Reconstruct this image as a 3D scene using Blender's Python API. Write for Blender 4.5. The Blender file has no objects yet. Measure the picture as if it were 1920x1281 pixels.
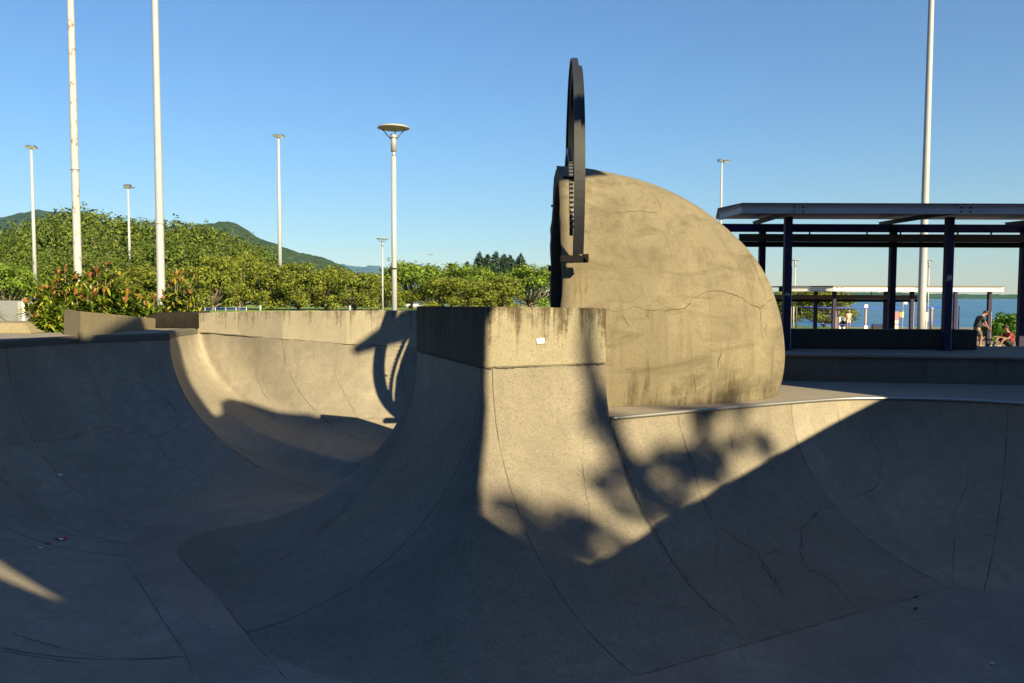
import bpy, bmesh, math, random
from mathutils import Vector, Matrix, noise
from mathutils.bvhtree import BVHTree
from mathutils.geometry import delaunay_2d_cdt
R = math.radians
C = bpy.context.scene.collection
scene = bpy.context.scene
random.seed(7)
HAZE = 0.000022

# ---------------------------------------------------------------- camera
CAMZ = 1.6; PITCH = R(3.2); ROLL = 0.003; F = 1493.3
cam_d = bpy.data.cameras.new('camera'); cam = bpy.data.objects.new('camera', cam_d); C.objects.link(cam)
cam_d.lens = 28; cam_d.sensor_width = 36; cam_d.clip_start = 0.05; cam_d.clip_end = 60000
cam.matrix_world = Matrix.Translation((0, 0, CAMZ)) @ Matrix.Rotation(R(90) - PITCH, 4, 'X') @ Matrix.Rotation(ROLL, 4, 'Z')
scene.camera = cam
# ---------------------------------------------------------------- light
SUN_AZ = R(33); SUN_EL = R(27)          # azimuth: from behind the camera towards its right
SD = Vector((math.sin(SUN_AZ)*math.cos(SUN_EL), -math.cos(SUN_AZ)*math.cos(SUN_EL), math.sin(SUN_EL)))
w = bpy.data.worlds.new("World"); scene.world = w; w.use_nodes = True
wn = w.node_tree; wn.nodes.clear()
bg = wn.nodes.new('ShaderNodeBackground'); wo = wn.nodes.new('ShaderNodeOutputWorld'); sk = wn.nodes.new('ShaderNodeTexSky')
sk.sky_type = 'NISHITA'; sk.sun_disc = False; sk.sun_elevation = SUN_EL
sk.sun_rotation = math.atan2(SD.x, SD.y)
sk.altitude = 0; sk.air_density = 1.35; sk.dust_density = 0.0; sk.ozone_density = 10.0
bg.inputs[1].default_value = 0.05
wn.links.new(sk.outputs[0], bg.inputs[0]); wn.links.new(bg.outputs[0], wo.inputs[0])
sl = bpy.data.lights.new('sun', 'SUN'); so = bpy.data.objects.new('sun', sl); C.objects.link(so)
sl.energy = 5.0; sl.angle = R(0.38); sl.color = (1.0, 0.82, 0.47)
so.rotation_euler = SD.to_track_quat('Z', 'Y').to_euler()
scene.view_settings.view_transform = 'Standard'; scene.view_settings.look = 'None'
scene.view_settings.gamma = 1.0; scene.view_settings.exposure = 1.48
scene.render.resolution_x = 1024; scene.render.resolution_y = 683

# ---------------------------------------------------------------- helpers
def ray(px, py):
    u = (px-960)/F; v = (640.5-py)/F
    u, v = u*math.cos(ROLL)-v*math.sin(ROLL), u*math.sin(ROLL)+v*math.cos(ROLL)
    return Vector((u, math.cos(PITCH)+v*math.sin(PITCH), v*math.cos(PITCH)-math.sin(PITCH)))
def onz(px, py, z):
    r = ray(px, py); t = (z-CAMZ)/r.z; return Vector((r.x*t, r.y*t, z))
def at(px, py, Y):
    r = ray(px, py); t = Y/r.y; return Vector((r.x*t, Y, CAMZ+r.z*t))

def tag(o, label=None, cat=None, group=None, kind=None):
    if label: o['label'] = label
    if cat: o['category'] = cat
    if group: o['group'] = group
    if kind: o['kind'] = kind
    return o
def empty(name, loc, label, cat, group=None, rz=0):
    o = bpy.data.objects.new(name, None); C.objects.link(o); o.location = loc; o.rotation_euler = (0, 0, rz)
    o.empty_display_size = 0.1
    return tag(o, label, cat, group)
def obj(name, bm, mats, parent=None, smooth=False, world=True):
    """link bmesh as one object; coordinates are world coordinates unless world=False"""
    me = bpy.data.meshes.new(name)
    if parent is not None and world:
        bm.transform(parent_matrix(parent).inverted())
    bm.normal_update(); bm.to_mesh(me); bm.free()
    if not isinstance(mats, (list, tuple)): mats = [mats]
    for m in mats: me.materials.append(m)
    if smooth:
        for p in me.polygons: p.use_smooth = True
    o = bpy.data.objects.new(name, me); C.objects.link(o)
    if parent is not None: o.parent = parent
    return o
def parent_matrix(p):
    m = Matrix.Translation(p.location) @ p.rotation_euler.to_matrix().to_4x4()
    return (parent_matrix(p.parent) @ m) if p.parent else m
def copy_tree(o, parent=None):
    c = o.copy(); C.objects.link(c); c.parent = parent
    for ch in list(o.children): copy_tree(ch, c)
    return c
def box(bm, c, s, rz=0, bevel=0, mi=0, tilt=None):
    r = bmesh.ops.create_cube(bm, size=1)
    vs = r['verts']
    bmesh.ops.scale(bm, vec=s, verts=vs)
    if bevel:
        es = list({e for v in vs for e in v.link_edges})
        rb = bmesh.ops.bevel(bm, geom=es, offset=bevel, segments=2, affect='EDGES')
        vs = list({v for f in rb['faces'] for v in f.verts} | {v for v in vs if v.is_valid})
    m = Matrix.Translation(c) @ Matrix.Rotation(rz, 4, 'Z')
    if tilt is not None: m = m @ tilt
    bmesh.ops.transform(bm, matrix=m, verts=vs)
    if mi:
        for f in {f for v in vs for f in v.link_faces}: f.material_index = mi
def tube(bm, pts, rads, seg=12, caps=True, mi=0):
    pts = [Vector(p) for p in pts]
    if not isinstance(rads, (list, tuple)): rads = [rads]*len(pts)
    rings = []
    up = Vector((0, 0, 1))
    prev = None
    for i, p in enumerate(pts):
        d = (pts[min(i+1, len(pts)-1)]-pts[max(i-1, 0)]).normalized()
        a = prev if prev is not None else (d.orthogonal())
        a = (a - d*a.dot(d)).normalized() if (a - d*a.dot(d)).length > 1e-6 else d.orthogonal().normalized()
        prev = a; b = d.cross(a)
        rings.append([bm.verts.new(p+(a*math.cos(2*math.pi*k/seg)+b*math.sin(2*math.pi*k/seg))*rads[i]) for k in range(seg)])
    for i in range(len(rings)-1):
        for k in range(seg):
            f = bm.faces.new((rings[i][k], rings[i][(k+1) % seg], rings[i+1][(k+1) % seg], rings[i+1][k])); f.material_index = mi; f.smooth = True
    if caps:
        f = bm.faces.new(list(reversed(rings[0]))); f.material_index = mi
        f = bm.faces.new(rings[-1]); f.material_index = mi
def prism(bm, poly, z0, z1, mi=0):
    """poly: list of (x,y) or (x,y,ztop) ; counter-clockwise"""
    n = len(poly)
    lo = [bm.verts.new((p[0], p[1], z0)) for p in poly]
    hi = [bm.verts.new((p[0], p[1], p[2] if len(p) > 2 else z1)) for p in poly]
    fs = [bm.faces.new(list(reversed(lo))), bm.faces.new(hi)]
    for i in range(n): fs.append(bm.faces.new((lo[i], lo[(i+1) % n], hi[(i+1) % n], hi[i])))
    for f in fs: f.material_index = mi
    return fs
def bev(bm, w, seg=2):
    bmesh.ops.recalc_face_normals(bm, faces=bm.faces)
    bmesh.ops.bevel(bm, geom=list(bm.edges), offset=w, segments=seg, affect='EDGES', clamp_overlap=True)

# ---------------------------------------------------------------- materials
def mat(name):
    m = bpy.data.materials.new(name); m.use_nodes = True
    nt = m.node_tree; b = nt.nodes['Principled BSDF']
    return m, nt, b
class N:
    def __init__(s, nt): s.nt = nt
    def n(s, t, **kw):
        x = s.nt.nodes.new(t)
        for k, v in kw.items(): setattr(x, k, v)
        return x
    def l(s, a, b): s.nt.links.new(a, b)
    def coords(s, sc=(1, 1, 1)):
        tc = s.n('ShaderNodeTexCoord'); mp = s.n('ShaderNodeMapping'); mp.inputs['Scale'].default_value = sc
        s.l(tc.outputs['Object'], mp.inputs[0]); return mp.outputs[0]
    def noise(s, co, scale, detail=4, rough=0.55, dist=0):
        x = s.n('ShaderNodeTexNoise'); x.inputs['Scale'].default_value = scale; x.inputs['Detail'].default_value = detail
        x.inputs['Roughness'].default_value = rough; x.inputs['Distortion'].default_value = dist; s.l(co, x.inputs['Vector']); return x.outputs[0]
    def ramp(s, v, stops):
        x = s.n('ShaderNodeValToRGB'); cr = x.color_ramp
        while len(cr.elements) < len(stops): cr.elements.new(0.5)
        for e, (p, c) in zip(cr.elements, stops):
            e.position = p; e.color = (c, c, c, 1) if isinstance(c, (int, float)) else (*c, 1)
        s.l(v, x.inputs[0]); return x.outputs[0]
    def mix(s, fac, a, b, mode='MIX'):
        x = s.n('ShaderNodeMix', data_type='RGBA', blend_type=mode)
        for i, v in ((0, fac), (6, a), (7, b)):
            if hasattr(v, 'links'): s.l(v, x.inputs[i])
            elif isinstance(v, tuple): x.inputs[i].default_value = (*v, 1)
            else: x.inputs[i].default_value = v
        return x.outputs[2]
    def math(s, op, a, b=0, clamp=False):
        x = s.n('ShaderNodeMath', operation=op, use_clamp=clamp)
        for i, v in ((0, a), (1, b)):
            if hasattr(v, 'links'): s.l(v, x.inputs[i])
            else: x.inputs[i].default_value = v
        return x.outputs[0]
    def bump(s, h, b, strength=0.3, dist=0.01):
        x = s.n('ShaderNodeBump'); x.inputs['Strength'].default_value = strength; x.inputs['Distance'].default_value = dist
        s.l(h, x.inputs['Height']); s.l(x.outputs[0], b.inputs['Normal'])
def concrete(name, col0, speck=0.5, var=0.35, rough=0.85, stain=None, bump=0.35, patch=0.0, blotch=None, scuff=0.0):
    """stain=(z_top, z_bottom, strength, colour): weathering that runs down from the top edge"""
    col = tuple(x*0.90 for x in col0)
    m, nt, b = mat(name); g = N(nt)
    co = g.coords()
    big = g.noise(co, 0.55, 6, 0.6, 0.3); mid = g.noise(co, 4.0, 6, 0.65); fine = g.noise(co, 42, 5, 0.8); grit = g.noise(co, 95, 3, 0.7)
    c = g.mix(g.ramp(big, [(0.3, 0.0), (0.72, 1.0)]), tuple(x*(1-var*0.6) for x in col), tuple(x*(1+var*0.5) for x in col))
    c = g.mix(g.ramp(mid, [(0.35, 0.55), (0.68, 0.0)]), c, tuple(x*(0.78 if i < 2 else 0.8) for i, x in enumerate(col)))
    c = g.mix(g.math('MULTIPLY', g.ramp(fine, [(0.50, 0.0), (0.64, 1.0)]), speck*0.9), c, tuple(x*0.42 for x in col))
    c = g.mix(g.math('MULTIPLY', g.ramp(grit, [(0.56, 0.0), (0.68, 1.0)]), speck*0.6), c, tuple(min(1, x*1.7) for x in col))
    if patch:   # faint drips and scuffs down the slope
        cs = g.coords((3.5, 3.5, 0.35)); st = g.noise(cs, 1.6, 5, 0.65, 0.2)
        c = g.mix(g.math('MULTIPLY', g.ramp(st, [(0.5, 0.0), (0.75, 1.0)]), patch), c, tuple(x*0.55 for x in col))
    if scuff:
        sm = g.noise(g.coords((2.2, 0.5, 2.2)), 2.4, 7, 0.72, 1.2)
        c = g.mix(g.math('MULTIPLY', g.ramp(sm, [(0.52, 0.0), (0.60, 0.8), (0.64, 0.0), (0.72, 1.0)]), scuff), c, tuple(x*0.62 for x in col))
        sm2 = g.noise(g.coords((0.7, 2.6, 0.9)), 3.1, 6, 0.75, 0.8)
        c = g.mix(g.math('MULTIPLY', g.ramp(sm2, [(0.56, 0.0), (0.70, 1.0)]), scuff*0.8), c, tuple(min(1, x*1.28) for x in col))
    if blotch:
        bn = g.noise(g.coords((.8, .8, 2.2)), blotch[0], 10, 0.68, 0.9)
        c = g.mix(g.math('MULTIPLY', g.ramp(bn, [(0.48, 0.0), (0.70, 1.0)]), blotch[1]), c, blotch[2])
    if stain:
        zt, zb, k, sc = stain
        sx = g.n('ShaderNodeSeparateXYZ'); g.l(g.coords(), sx.inputs[0])
        mr = g.n('ShaderNodeMapRange'); mr.inputs[1].default_value = zb; mr.inputs[2].default_value = zt; mr.inputs[3].default_value = -0.45; mr.inputs[4].default_value = 0.55
        g.l(sx.outputs[2], mr.inputs[0])
        s1 = g.noise(g.coords((9, 9, 0.5)), 1.0, 7, 0.7, 0.15); s2 = g.noise(co, 7, 6, 0.75)
        v = g.math('ADD', g.math('ADD', g.math('MULTIPLY', g.math('SUBTRACT', s1, 0.5), 3.2), g.math('MULTIPLY', g.math('SUBTRACT', s2, 0.5), 1.6)), mr.outputs[0])
        c = g.mix(g.math('MULTIPLY', g.ramp(v, [(0.02, 0.0), (0.62, 1.0)]), k), c, sc)
        pits = g.n('ShaderNodeTexVoronoi'); pits.inputs['Scale'].default_value = 42; g.l(co, pits.inputs['Vector'])
        pm = g.math('MULTIPLY', g.ramp(pits.outputs['Distance'], [(0.10, 1.0), (0.22, 0.0)]), g.ramp(s2, [(0.5, 0.0), (0.6, 0.9)]))
        c = g.mix(pm, c, tuple(x*0.3 for x in sc))
    g.l(c, b.inputs['Base Color']); b.inputs['Roughness'].default_value = rough; b.inputs['Specular IOR Level'].default_value = 0.25
    h = g.math('ADD', g.math('MULTIPLY', fine, 0.6), g.math('MULTIPLY', grit, 0.3)); g.bump(g.math('ADD', h, g.math('MULTIPLY', mid, 0.8)), b, bump, 0.006)
    return m
def plain(name, col, rough=0.6, metal=0.0, var=0.12, scale=8, spec=0.4, bump=0.0):
    m, nt, b = mat(name); g = N(nt); n = g.noise(g.coords(), scale, 5, 0.6)
    c = g.mix(n, tuple(x*(1-var) for x in col), tuple(min(1, x*(1+var)) for x in col))
    g.l(c, b.inputs['Base Color']); b.inputs['Roughness'].default_value = rough; b.inputs['Metallic'].default_value = metal
    b.inputs['Specular IOR Level'].default_value = spec
    if bump: g.bump(n, b, bump, 0.01)
    return m
def foliage(name, c1, c2, scale=0.5, rough=0.6, trans=0.25):
    m, nt, b = mat(name); g = N(nt)
    n = g.noise(g.coords(), scale, 3, 0.6)
    gi = g.n('ShaderNodeNewGeometry')
    rnd = gi.outputs['Random Per Island']
    v = g.math('ADD', g.math('MULTIPLY', n, 0.6), g.math('MULTIPLY', rnd, 0.45))
    c = g.mix(g.ramp(v, [(0.3, 0.0), (0.75, 1.0)]), c1, c2)
    g.l(c, b.inputs['Base Color']); b.inputs['Roughness'].default_value = rough; b.inputs['Specular IOR Level'].default_value = 0.25
    if trans:
        tr = g.n('ShaderNodeBsdfTranslucent'); g.l(c, tr.inputs[0]); mx = g.n('ShaderNodeMixShader'); mx.inputs[0].default_value = trans
        out = nt.nodes['Material Output']; g.l(b.outputs[0], mx.inputs[1]); g.l(tr.outputs[0], mx.inputs[2]); g.l(mx.outputs[0], out.inputs[0])
    return m
WARM = (0.235, 0.205, 0.148)
M = {}
M['smooth'] = concrete('bowl concrete', (0.265, 0.239, 0.196), speck=0.4, var=0.5, rough=0.62, patch=0.4, bump=0.15, scuff=0.6)
M['rough'] = concrete('ramp concrete', (0.228, 0.205, 0.168), speck=1.0, var=0.5, rough=0.85, patch=0.45, bump=0.5, scuff=0.4)
M['floor'] = concrete('bowl floor concrete', (0.232, 0.210, 0.186), speck=0.5, var=0.6, rough=0.6, bump=0.15, scuff=0.7)
M['gap'] = plain('joint dirt', (0.065, 0.058, 0.05), 0.95)
M['deck'] = concrete('deck concrete', (0.24, 0.215, 0.19), speck=0.4, var=0.35)
M['cap'] = concrete('weathered wall concrete', (0.27, 0.245, 0.185), speck=0.8, stain=(1.48, 0.80, 0.92, (0.05, 0.036, 0.02)), bump=0.6)
M['farcap'] = concrete('far wall concrete', (0.34, 0.31, 0.245), speck=0.5, stain=(1.50, 0.70, 0.85, (0.07, 0.05, 0.028)), bump=0.4)
M['black'] = concrete('near black concrete', (0.011, 0.0095, 0.008), speck=0.9, var=0.5, stain=(1.2, 0.8, 0.8, (0.02, 0.016, 0.012)), bump=0.6)  # near black throughout, streaked from the top
M['lip'] = concrete('lip concrete', (0.12, 0.115, 0.095), speck=0.5, var=0.4)
M['grey'] = concrete('grey wall concrete', (0.15, 0.145, 0.13), speck=0.4, patch=0.5)
M['bench'] = concrete('dark bench concrete', (0.045, 0.042, 0.04), speck=0.5, patch=0.4)
M['dome'] = concrete('dome concrete', (0.188, 0.163, 0.114), speck=0.6, var=0.6, patch=0.8, bump=0.4, blotch=(1.2, 0.85, (0.075, 0.062, 0.04)), stain=(-0.35, 0.75, 0.85, (0.06, 0.045, 0.028)))
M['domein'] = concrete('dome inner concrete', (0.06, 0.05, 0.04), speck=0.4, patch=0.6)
M['steel'] = plain('galvanised steel', (0.30, 0.30, 0.30), 0.45, 0.8, 0.1, 14)
M['ring'] = plain('dark blue grey steel', (0.014, 0.017, 0.025), 0.55, 0.0, 0.35, 10)
M['ringedge'] = plain('worn steel teeth', (0.14, 0.14, 0.15), 0.45, 0.5)
M['iron'] = plain('black iron', (0.008, 0.008, 0.010), 0.8, spec=0.1)
M['pole'] = plain('weathered white pole paint', (0.29, 0.31, 0.35), 0.5, 0.0, 0.15, 5)
M['lamp'] = plain('lamp metal', (0.5, 0.5, 0.48), 0.45, 0.5)
M['lampdark'] = plain('dark lamp metal', (0.10, 0.10, 0.10), 0.5)
M['disc'] = plain('lamp disc', (0.30, 0.29, 0.25), 0.5)
M['purple'] = plain('dark purple paint', (0.022, 0.016, 0.05), 0.6, 0, 0.2, spec=.2)
M['roofblue'] = plain('deep blue paint', (0.03, 0.025, 0.22), 0.5, 0, 0.15)
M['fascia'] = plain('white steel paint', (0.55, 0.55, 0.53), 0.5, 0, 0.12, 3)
M['fasciashade'] = plain('white steel paint darkened for shade', (0.30, 0.31, 0.34), 0.5, 0, 0.12, 3)  # white fascia paint with the near pavilion's shade mixed in
M['beam'] = plain('brown grey steel', (0.075, 0.065, 0.065), 0.6)
M['white'] = plain('white paint', (0.75, 0.73, 0.68), 0.6)
print('materials ok')

# ---------------------------------------------------------------- bowl surface
V = lambda *a: Vector(a)
zE = 0.72
E_ = V(-0.35, 9.78, zE); L_ = V(-1.54, 12.94, zE); C_ = V(1.24, 10.54, zE); C0 = V(1.30, 10.40, 0.0)
def cr(p0, p1, p2, p3, t):
    return 0.5*((2*p1)+(-p0+p2)*t+(2*p0-5*p1+4*p2-p3)*t*t+(-p0+3*p1-3*p2+p3)*t*t*t)
def run_subdiv(st, n):
    out = []
    m = len(st)
    for i in range(m-1):
        a, b_, c_, d = st[max(i-1, 0)], st[i], st[i+1], st[min(i+2, m-1)]
        k = n[i] if isinstance(n, list) else n
        for j in range(k):
            t = j/k
            out.append((cr(a[0], b_[0], c_[0], d[0], t), cr(a[1], b_[1], c_[1], d[1], t), b_[2], j == 0 and b_[3]))
    out.append((st[-1][0], st[-1][1], st[-1][2], st[-1][3]))
    return out
def fan(T, Ba, Bb, n, m, ccw):
    a0 = math.atan2(Ba.y-T.y, Ba.x-T.x); a1 = math.atan2(Bb.y-T.y, Bb.x-T.x)
    if ccw and a1 < a0: a1 += 2*math.pi
    if not ccw and a1 > a0: a1 -= 2*math.pi
    r0 = math.hypot(Ba.x-T.x, Ba.y-T.y); r1 = math.hypot(Bb.x-T.x, Bb.y-T.y)
    out = []
    for i in range(n+1):
        t = i/n; a = a0+(a1-a0)*t; r = r0+(r1-r0)*t
        out.append((T.copy(), V(T.x+r*math.cos(a), T.y+r*math.sin(a), Ba.z+(Bb.z-Ba.z)*t), m, False))
    return out
RM, SM = 1, 0     # rough / smooth
BA = onz(461, 1187, -1.87); BB = onz(402, 1110, -2.0); BS1 = onz(1190, 1269, -1.8)
BC = onz(1425, 1203, -1.8); BP = onz(1786, 1102, -1.8); BR = onz(1845, 1106, -1.8)
runs = []
# left face of the block, from behind round its far corner to the near edge
runs.append(run_subdiv([(V(0.3, 13.2, .60), V(-0.6, 15.0, -1.3), RM, False), (V(-0.7, 12.7, zE), V(-1.3, 14.9, -1.4), RM, False), (L_, V(-2.5, 14.6, -1.6), RM, False)], 6))
runs.append(fan(L_, V(-2.5, 14.6, -1.6), onz(607, 965, -1.9), 7, RM, True))
runs.append(run_subdiv([(L_, onz(607, 965, -1.9), RM, False), (L_, onz(464, 981, -1.93), RM, False), (L_, onz(371, 1003, -1.95), RM, False), (L_, onz(332, 1036, -1.97), RM, False), (L_, BB, RM, False)], 6))
runs.append(run_subdiv([(L_, BB, RM, True), (E_, BA, RM, False)], 16))
runs.append(fan(E_, BA, BS1, 30, RM, True))
runs.append(run_subdiv([(E_, BS1, RM, False), (C_, BC, RM, False)], 12))
S3 = V(4.26, 12.05, 0)
runs.append(run_subdiv([(C0, BC, RM, False), (S3, BP, SM, True), (V(5.77, 12.59, 0), V(5.35, 9.25, -1.8), SM, False), (V(7.60, 12.12, 0), BR, SM, True),
     (V(9.0, 10.6, 0), V(6.3, 8.9, -1.8), SM, False), (V(9.5, 8.0, 0), V(6.6, 7.6, -1.8), SM, False), (V(9.5, 3.6, 0), V(6.6, 4.2, -1.8), SM, False), (V(8.0, 1.2, 0), V(5.8, 3.2, -1.8), SM, False),
     (V(3.0, 0.9, 0), V(3, 3.0, -1.8), SM, False), (V(-2.2, 0.9, 0), V(-1.0, 3.2, -1.85), SM, False)], [18, 12, 12, 8, 8, 8, 8, 8, 8]))
runs.append(run_subdiv([(V(-2.2, 0.9, 0), V(-1.0, 3.2, -1.85), SM, False), (V(-4.6, 2.6, .5), V(-1.9, 4.6, -1.85), SM, False), (V(-6.0, 5.2, zE), onz(373, 1278, -1.88), SM, False), (V(-6.6, 6.6, zE), onz(344, 1231, -1.88), SM, True), (V(-7.7, 9.0, zE), onz(233, 1053, -1.9), SM, False),
     (V(-8.35, 10.6, zE), onz(232, 1040, -1.9), SM, True), (V(-8.48, 12.0, zE), onz(240, 1020, -1.9), SM, True), (V(-8.45, 13.29, zE), onz(290, 990, -1.9), SM, True), (V(-7.9, 14.9, zE), V(-4.75, 12.95, -1.88), SM, False), (onz(318, 637, zE), onz(640, 930, -1.85), SM, True)], [6, 6, 6, 10, 8, 8, 10, 10, 12]))
H_ = V(-7.36, 17.6, zE)
runs.append(run_subdiv([(onz(318, 637, zE), onz(640, 930, -1.85), SM, False), (V(-7.12, 16.6, zE), onz(660, 900, -1.7), SM, False), (H_, onz(668, 868, -1.45), SM, False)], 8))
runs.append(run_subdiv([(H_, onz(668, 868, -1.45), SM, False), (V(-7.34, 18.56, .75), onz(690, 852, -1.38), SM, False), (V(-6.95, 18.46, .72), onz(705, 846, -1.36), SM, False), (at(450, 629, 18.2), onz(715, 843, -1.35), SM, False), (at(530, 636, 17.6), onz(730, 840, -1.35), SM, True),
     (at(650, 645, 17.2), onz(755, 838, -1.35), SM, False), (at(750, 650, 17.05), onz(830, 838, -1.35), SM, True), (at(860, 655, 17.0), V(-1.1, 15.4, -1.35), SM, False), (V(-.2, 16.6, .5), V(-0.75, 15.35, -1.32), SM, False), (V(.4, 15.4, .5), V(-0.6, 15.2, -1.3), SM, False), (V(0.3, 13.2, .60), V(-0.6, 15.0, -1.3), SM, False)], [4, 4, 6, 10, 10, 8, 8, 6, 6, 6]))
NP = 30
bm = bmesh.new(); seams = []; loopT = []; loopB = []
lower = lambda T, B, i: (T+(B-T)*0) if 0 else None
def profile(T, B):
    pts = []
    for i in range(NP+1):
        th = math.pi/2*i/NP
        h = 1-math.cos(th); pts.append(V(T.x+(B.x-T.x)*h, T.y+(B.y-T.y)*h, T.z-(T.z-B.z)*math.sin(th)))
    return pts
for rn in runs:
    prev = None
    for (T, B, m, sm) in rn:
        pr = profile(T, B)
        if T is rn[0][0] and rn is runs[6]: pr[0] = C0.copy()
        vs = [bm.verts.new(p) for p in pr]
        if sm: seams.append(pr)
        if prev:
            for i in range(NP):
                f = bm.faces.new((prev[0][i], prev[0][i+1], vs[i+1], vs[i])); f.material_index = prev[1]; f.smooth = True
        prev = (vs, m)
        loopT.append(T.copy()); loopB.append(B.copy())
def dedupe(l):
    out = [l[0]]
    for p in l[1:]:
        if (p-out[-1]).length > 0.02: out.append(p)
    if (out[0]-out[-1]).length < 0.02: out.pop()
    return out
loopT = dedupe(loopT); floorB = dedupe(loopB)
# floor: constrained triangulation with interior points whose height blends from the rim of the floor
def pip(p, poly):
    c = False; j = len(poly)-1
    for i in range(len(poly)):
        a, b_ = poly[i], poly[j]
        if (a.y > p[1]) != (b_.y > p[1]) and p[0] < (b_.x-a.x)*(p[1]-a.y)/(b_.y-a.y)+a.x: c = not c
        j = i
    return c
pts2 = [V(p.x, p.y) for p in floorB]; zs = [p.z for p in floorB]
gx = -7
while gx < 8:
    gy = 2.5
    while gy < 17:
        q = V(gx+random.uniform(-.05, .05), gy+random.uniform(-.05, .05))
        if pip(q, floorB):
            dmin = min((q-V(p.x, p.y)).length for p in floorB)
            if dmin > 0.16: 
                ws = [1/((q-V(p.x, p.y)).length**3+1e-4) for p in floorB]
                pts2.append(q); zs.append(sum(a*p.z for a, p in zip(ws, floorB))/sum(ws))
        gy += 0.3
    gx += 0.3
nb = len(floorB)
ov, oe, of, _, _, _ = delaunay_2d_cdt(pts2, [(i, (i+1) % nb) for i in range(nb)], [], 0, 1e-4)
def zat(p):
    return min(((V(q.x, q.y)-p).length, z) for q, z in zip(pts2, zs))[1]
fv = [bm.verts.new((p.x, p.y, zat(p))) for p in ov]
for t in of:
    c = sum((ov[i] for i in t), V(0, 0))/3
    if pip(c, floorB):
        f = bm.faces.new([fv[i] for i in t]); f.material_index = 2; f.smooth = True
        if f.normal.z < 0: pass
bmesh.ops.remove_doubles(bm, verts=bm.verts, dist=0.004)
hpr = profile(H_, onz(668, 868, -1.45))
for e in bm.edges:
    if all(min((v.co-p).length for p in hpr[:24]) < 0.006 for v in e.verts): e.smooth = False
bmesh.ops.recalc_face_normals(bm, faces=bm.faces)
bm.faces.ensure_lookup_table()
bowl_bvh = BVHTree.FromBMesh(bm)
camp = V(0, 0, CAMZ)
def strip(bm, pts, width, nrm, mi, lift=0.003, jit=0.0, taper=True):
    """thin band of dirt lying on a surface: pts on the surface, nrm normals"""
    prev = None; n = len(pts)
    for i, p in enumerate(pts):
        d = (pts[min(i+1, n-1)]-pts[max(i-1, 0)]); 
        if d.length < 1e-6: continue
        s = d.normalized().cross(nrm[i]).normalized()
        wd = width*(max(.25, .8+1.5*noise.noise(p*4.5)+.5*noise.noise(p*17)) if jit else 1)*(1.0 if not jit else 1.0)*(min(1, 0.25+i/3, 0.25+(n-1-i)/3) if taper else 1)
        q = p+nrm[i]*lift+s*random.uniform(-jit, jit)
        a = bm.verts.new(q-s*wd/2); b_ = bm.verts.new(q+s*wd/2)
        if prev:
            f = bm.faces.new((prev[0], prev[1], b_, a)); f.material_index = mi
        prev = (a, b_)
def near_n(bvh, p):
    l, n, i, d = bvh.find_nearest(p)
    if n.dot(camp-p) < 0: n = -n
    return l, n
def crack(bm, bvh, px, width=0.012, mi=3, jit=0.012, step=7, wob=3.0):
    """crack whose course was read off the photograph, laid on the real surface"""
    dense = []
    for a, b_ in zip(px, px[1:]):
        L = math.hypot(b_[0]-a[0], b_[1]-a[1]); k = max(1, int(L/step))
        for j in range(k): dense.append((a[0]+(b_[0]-a[0])*j/k+random.uniform(-wob, wob)*.5, a[1]+(b_[1]-a[1])*j/k+random.uniform(-wob, wob)*.5))
    dense.append(px[-1])
    P_, Nn = [], []
    for q in dense:
        r = ray(*q).normalized(); h = bvh.ray_cast(camp, r)
        if h[0] is None: continue
        n = h[1] if h[1].dot(r) < 0 else -h[1]
        if P_ and (h[0]-P_[-1]).length > 0.8: break
        P_.append(h[0]); Nn.append(n)
    if len(P_) > 2: strip(bm, P_, width, Nn, mi, jit=jit)
for pr in seams:
    pts = pr[0:]
    nn = [near_n(bowl_bvh, p)[1] for p in pts]
    strip(bm, pts, 0.009, nn, 3, jit=0.0015, taper=False)
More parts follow.
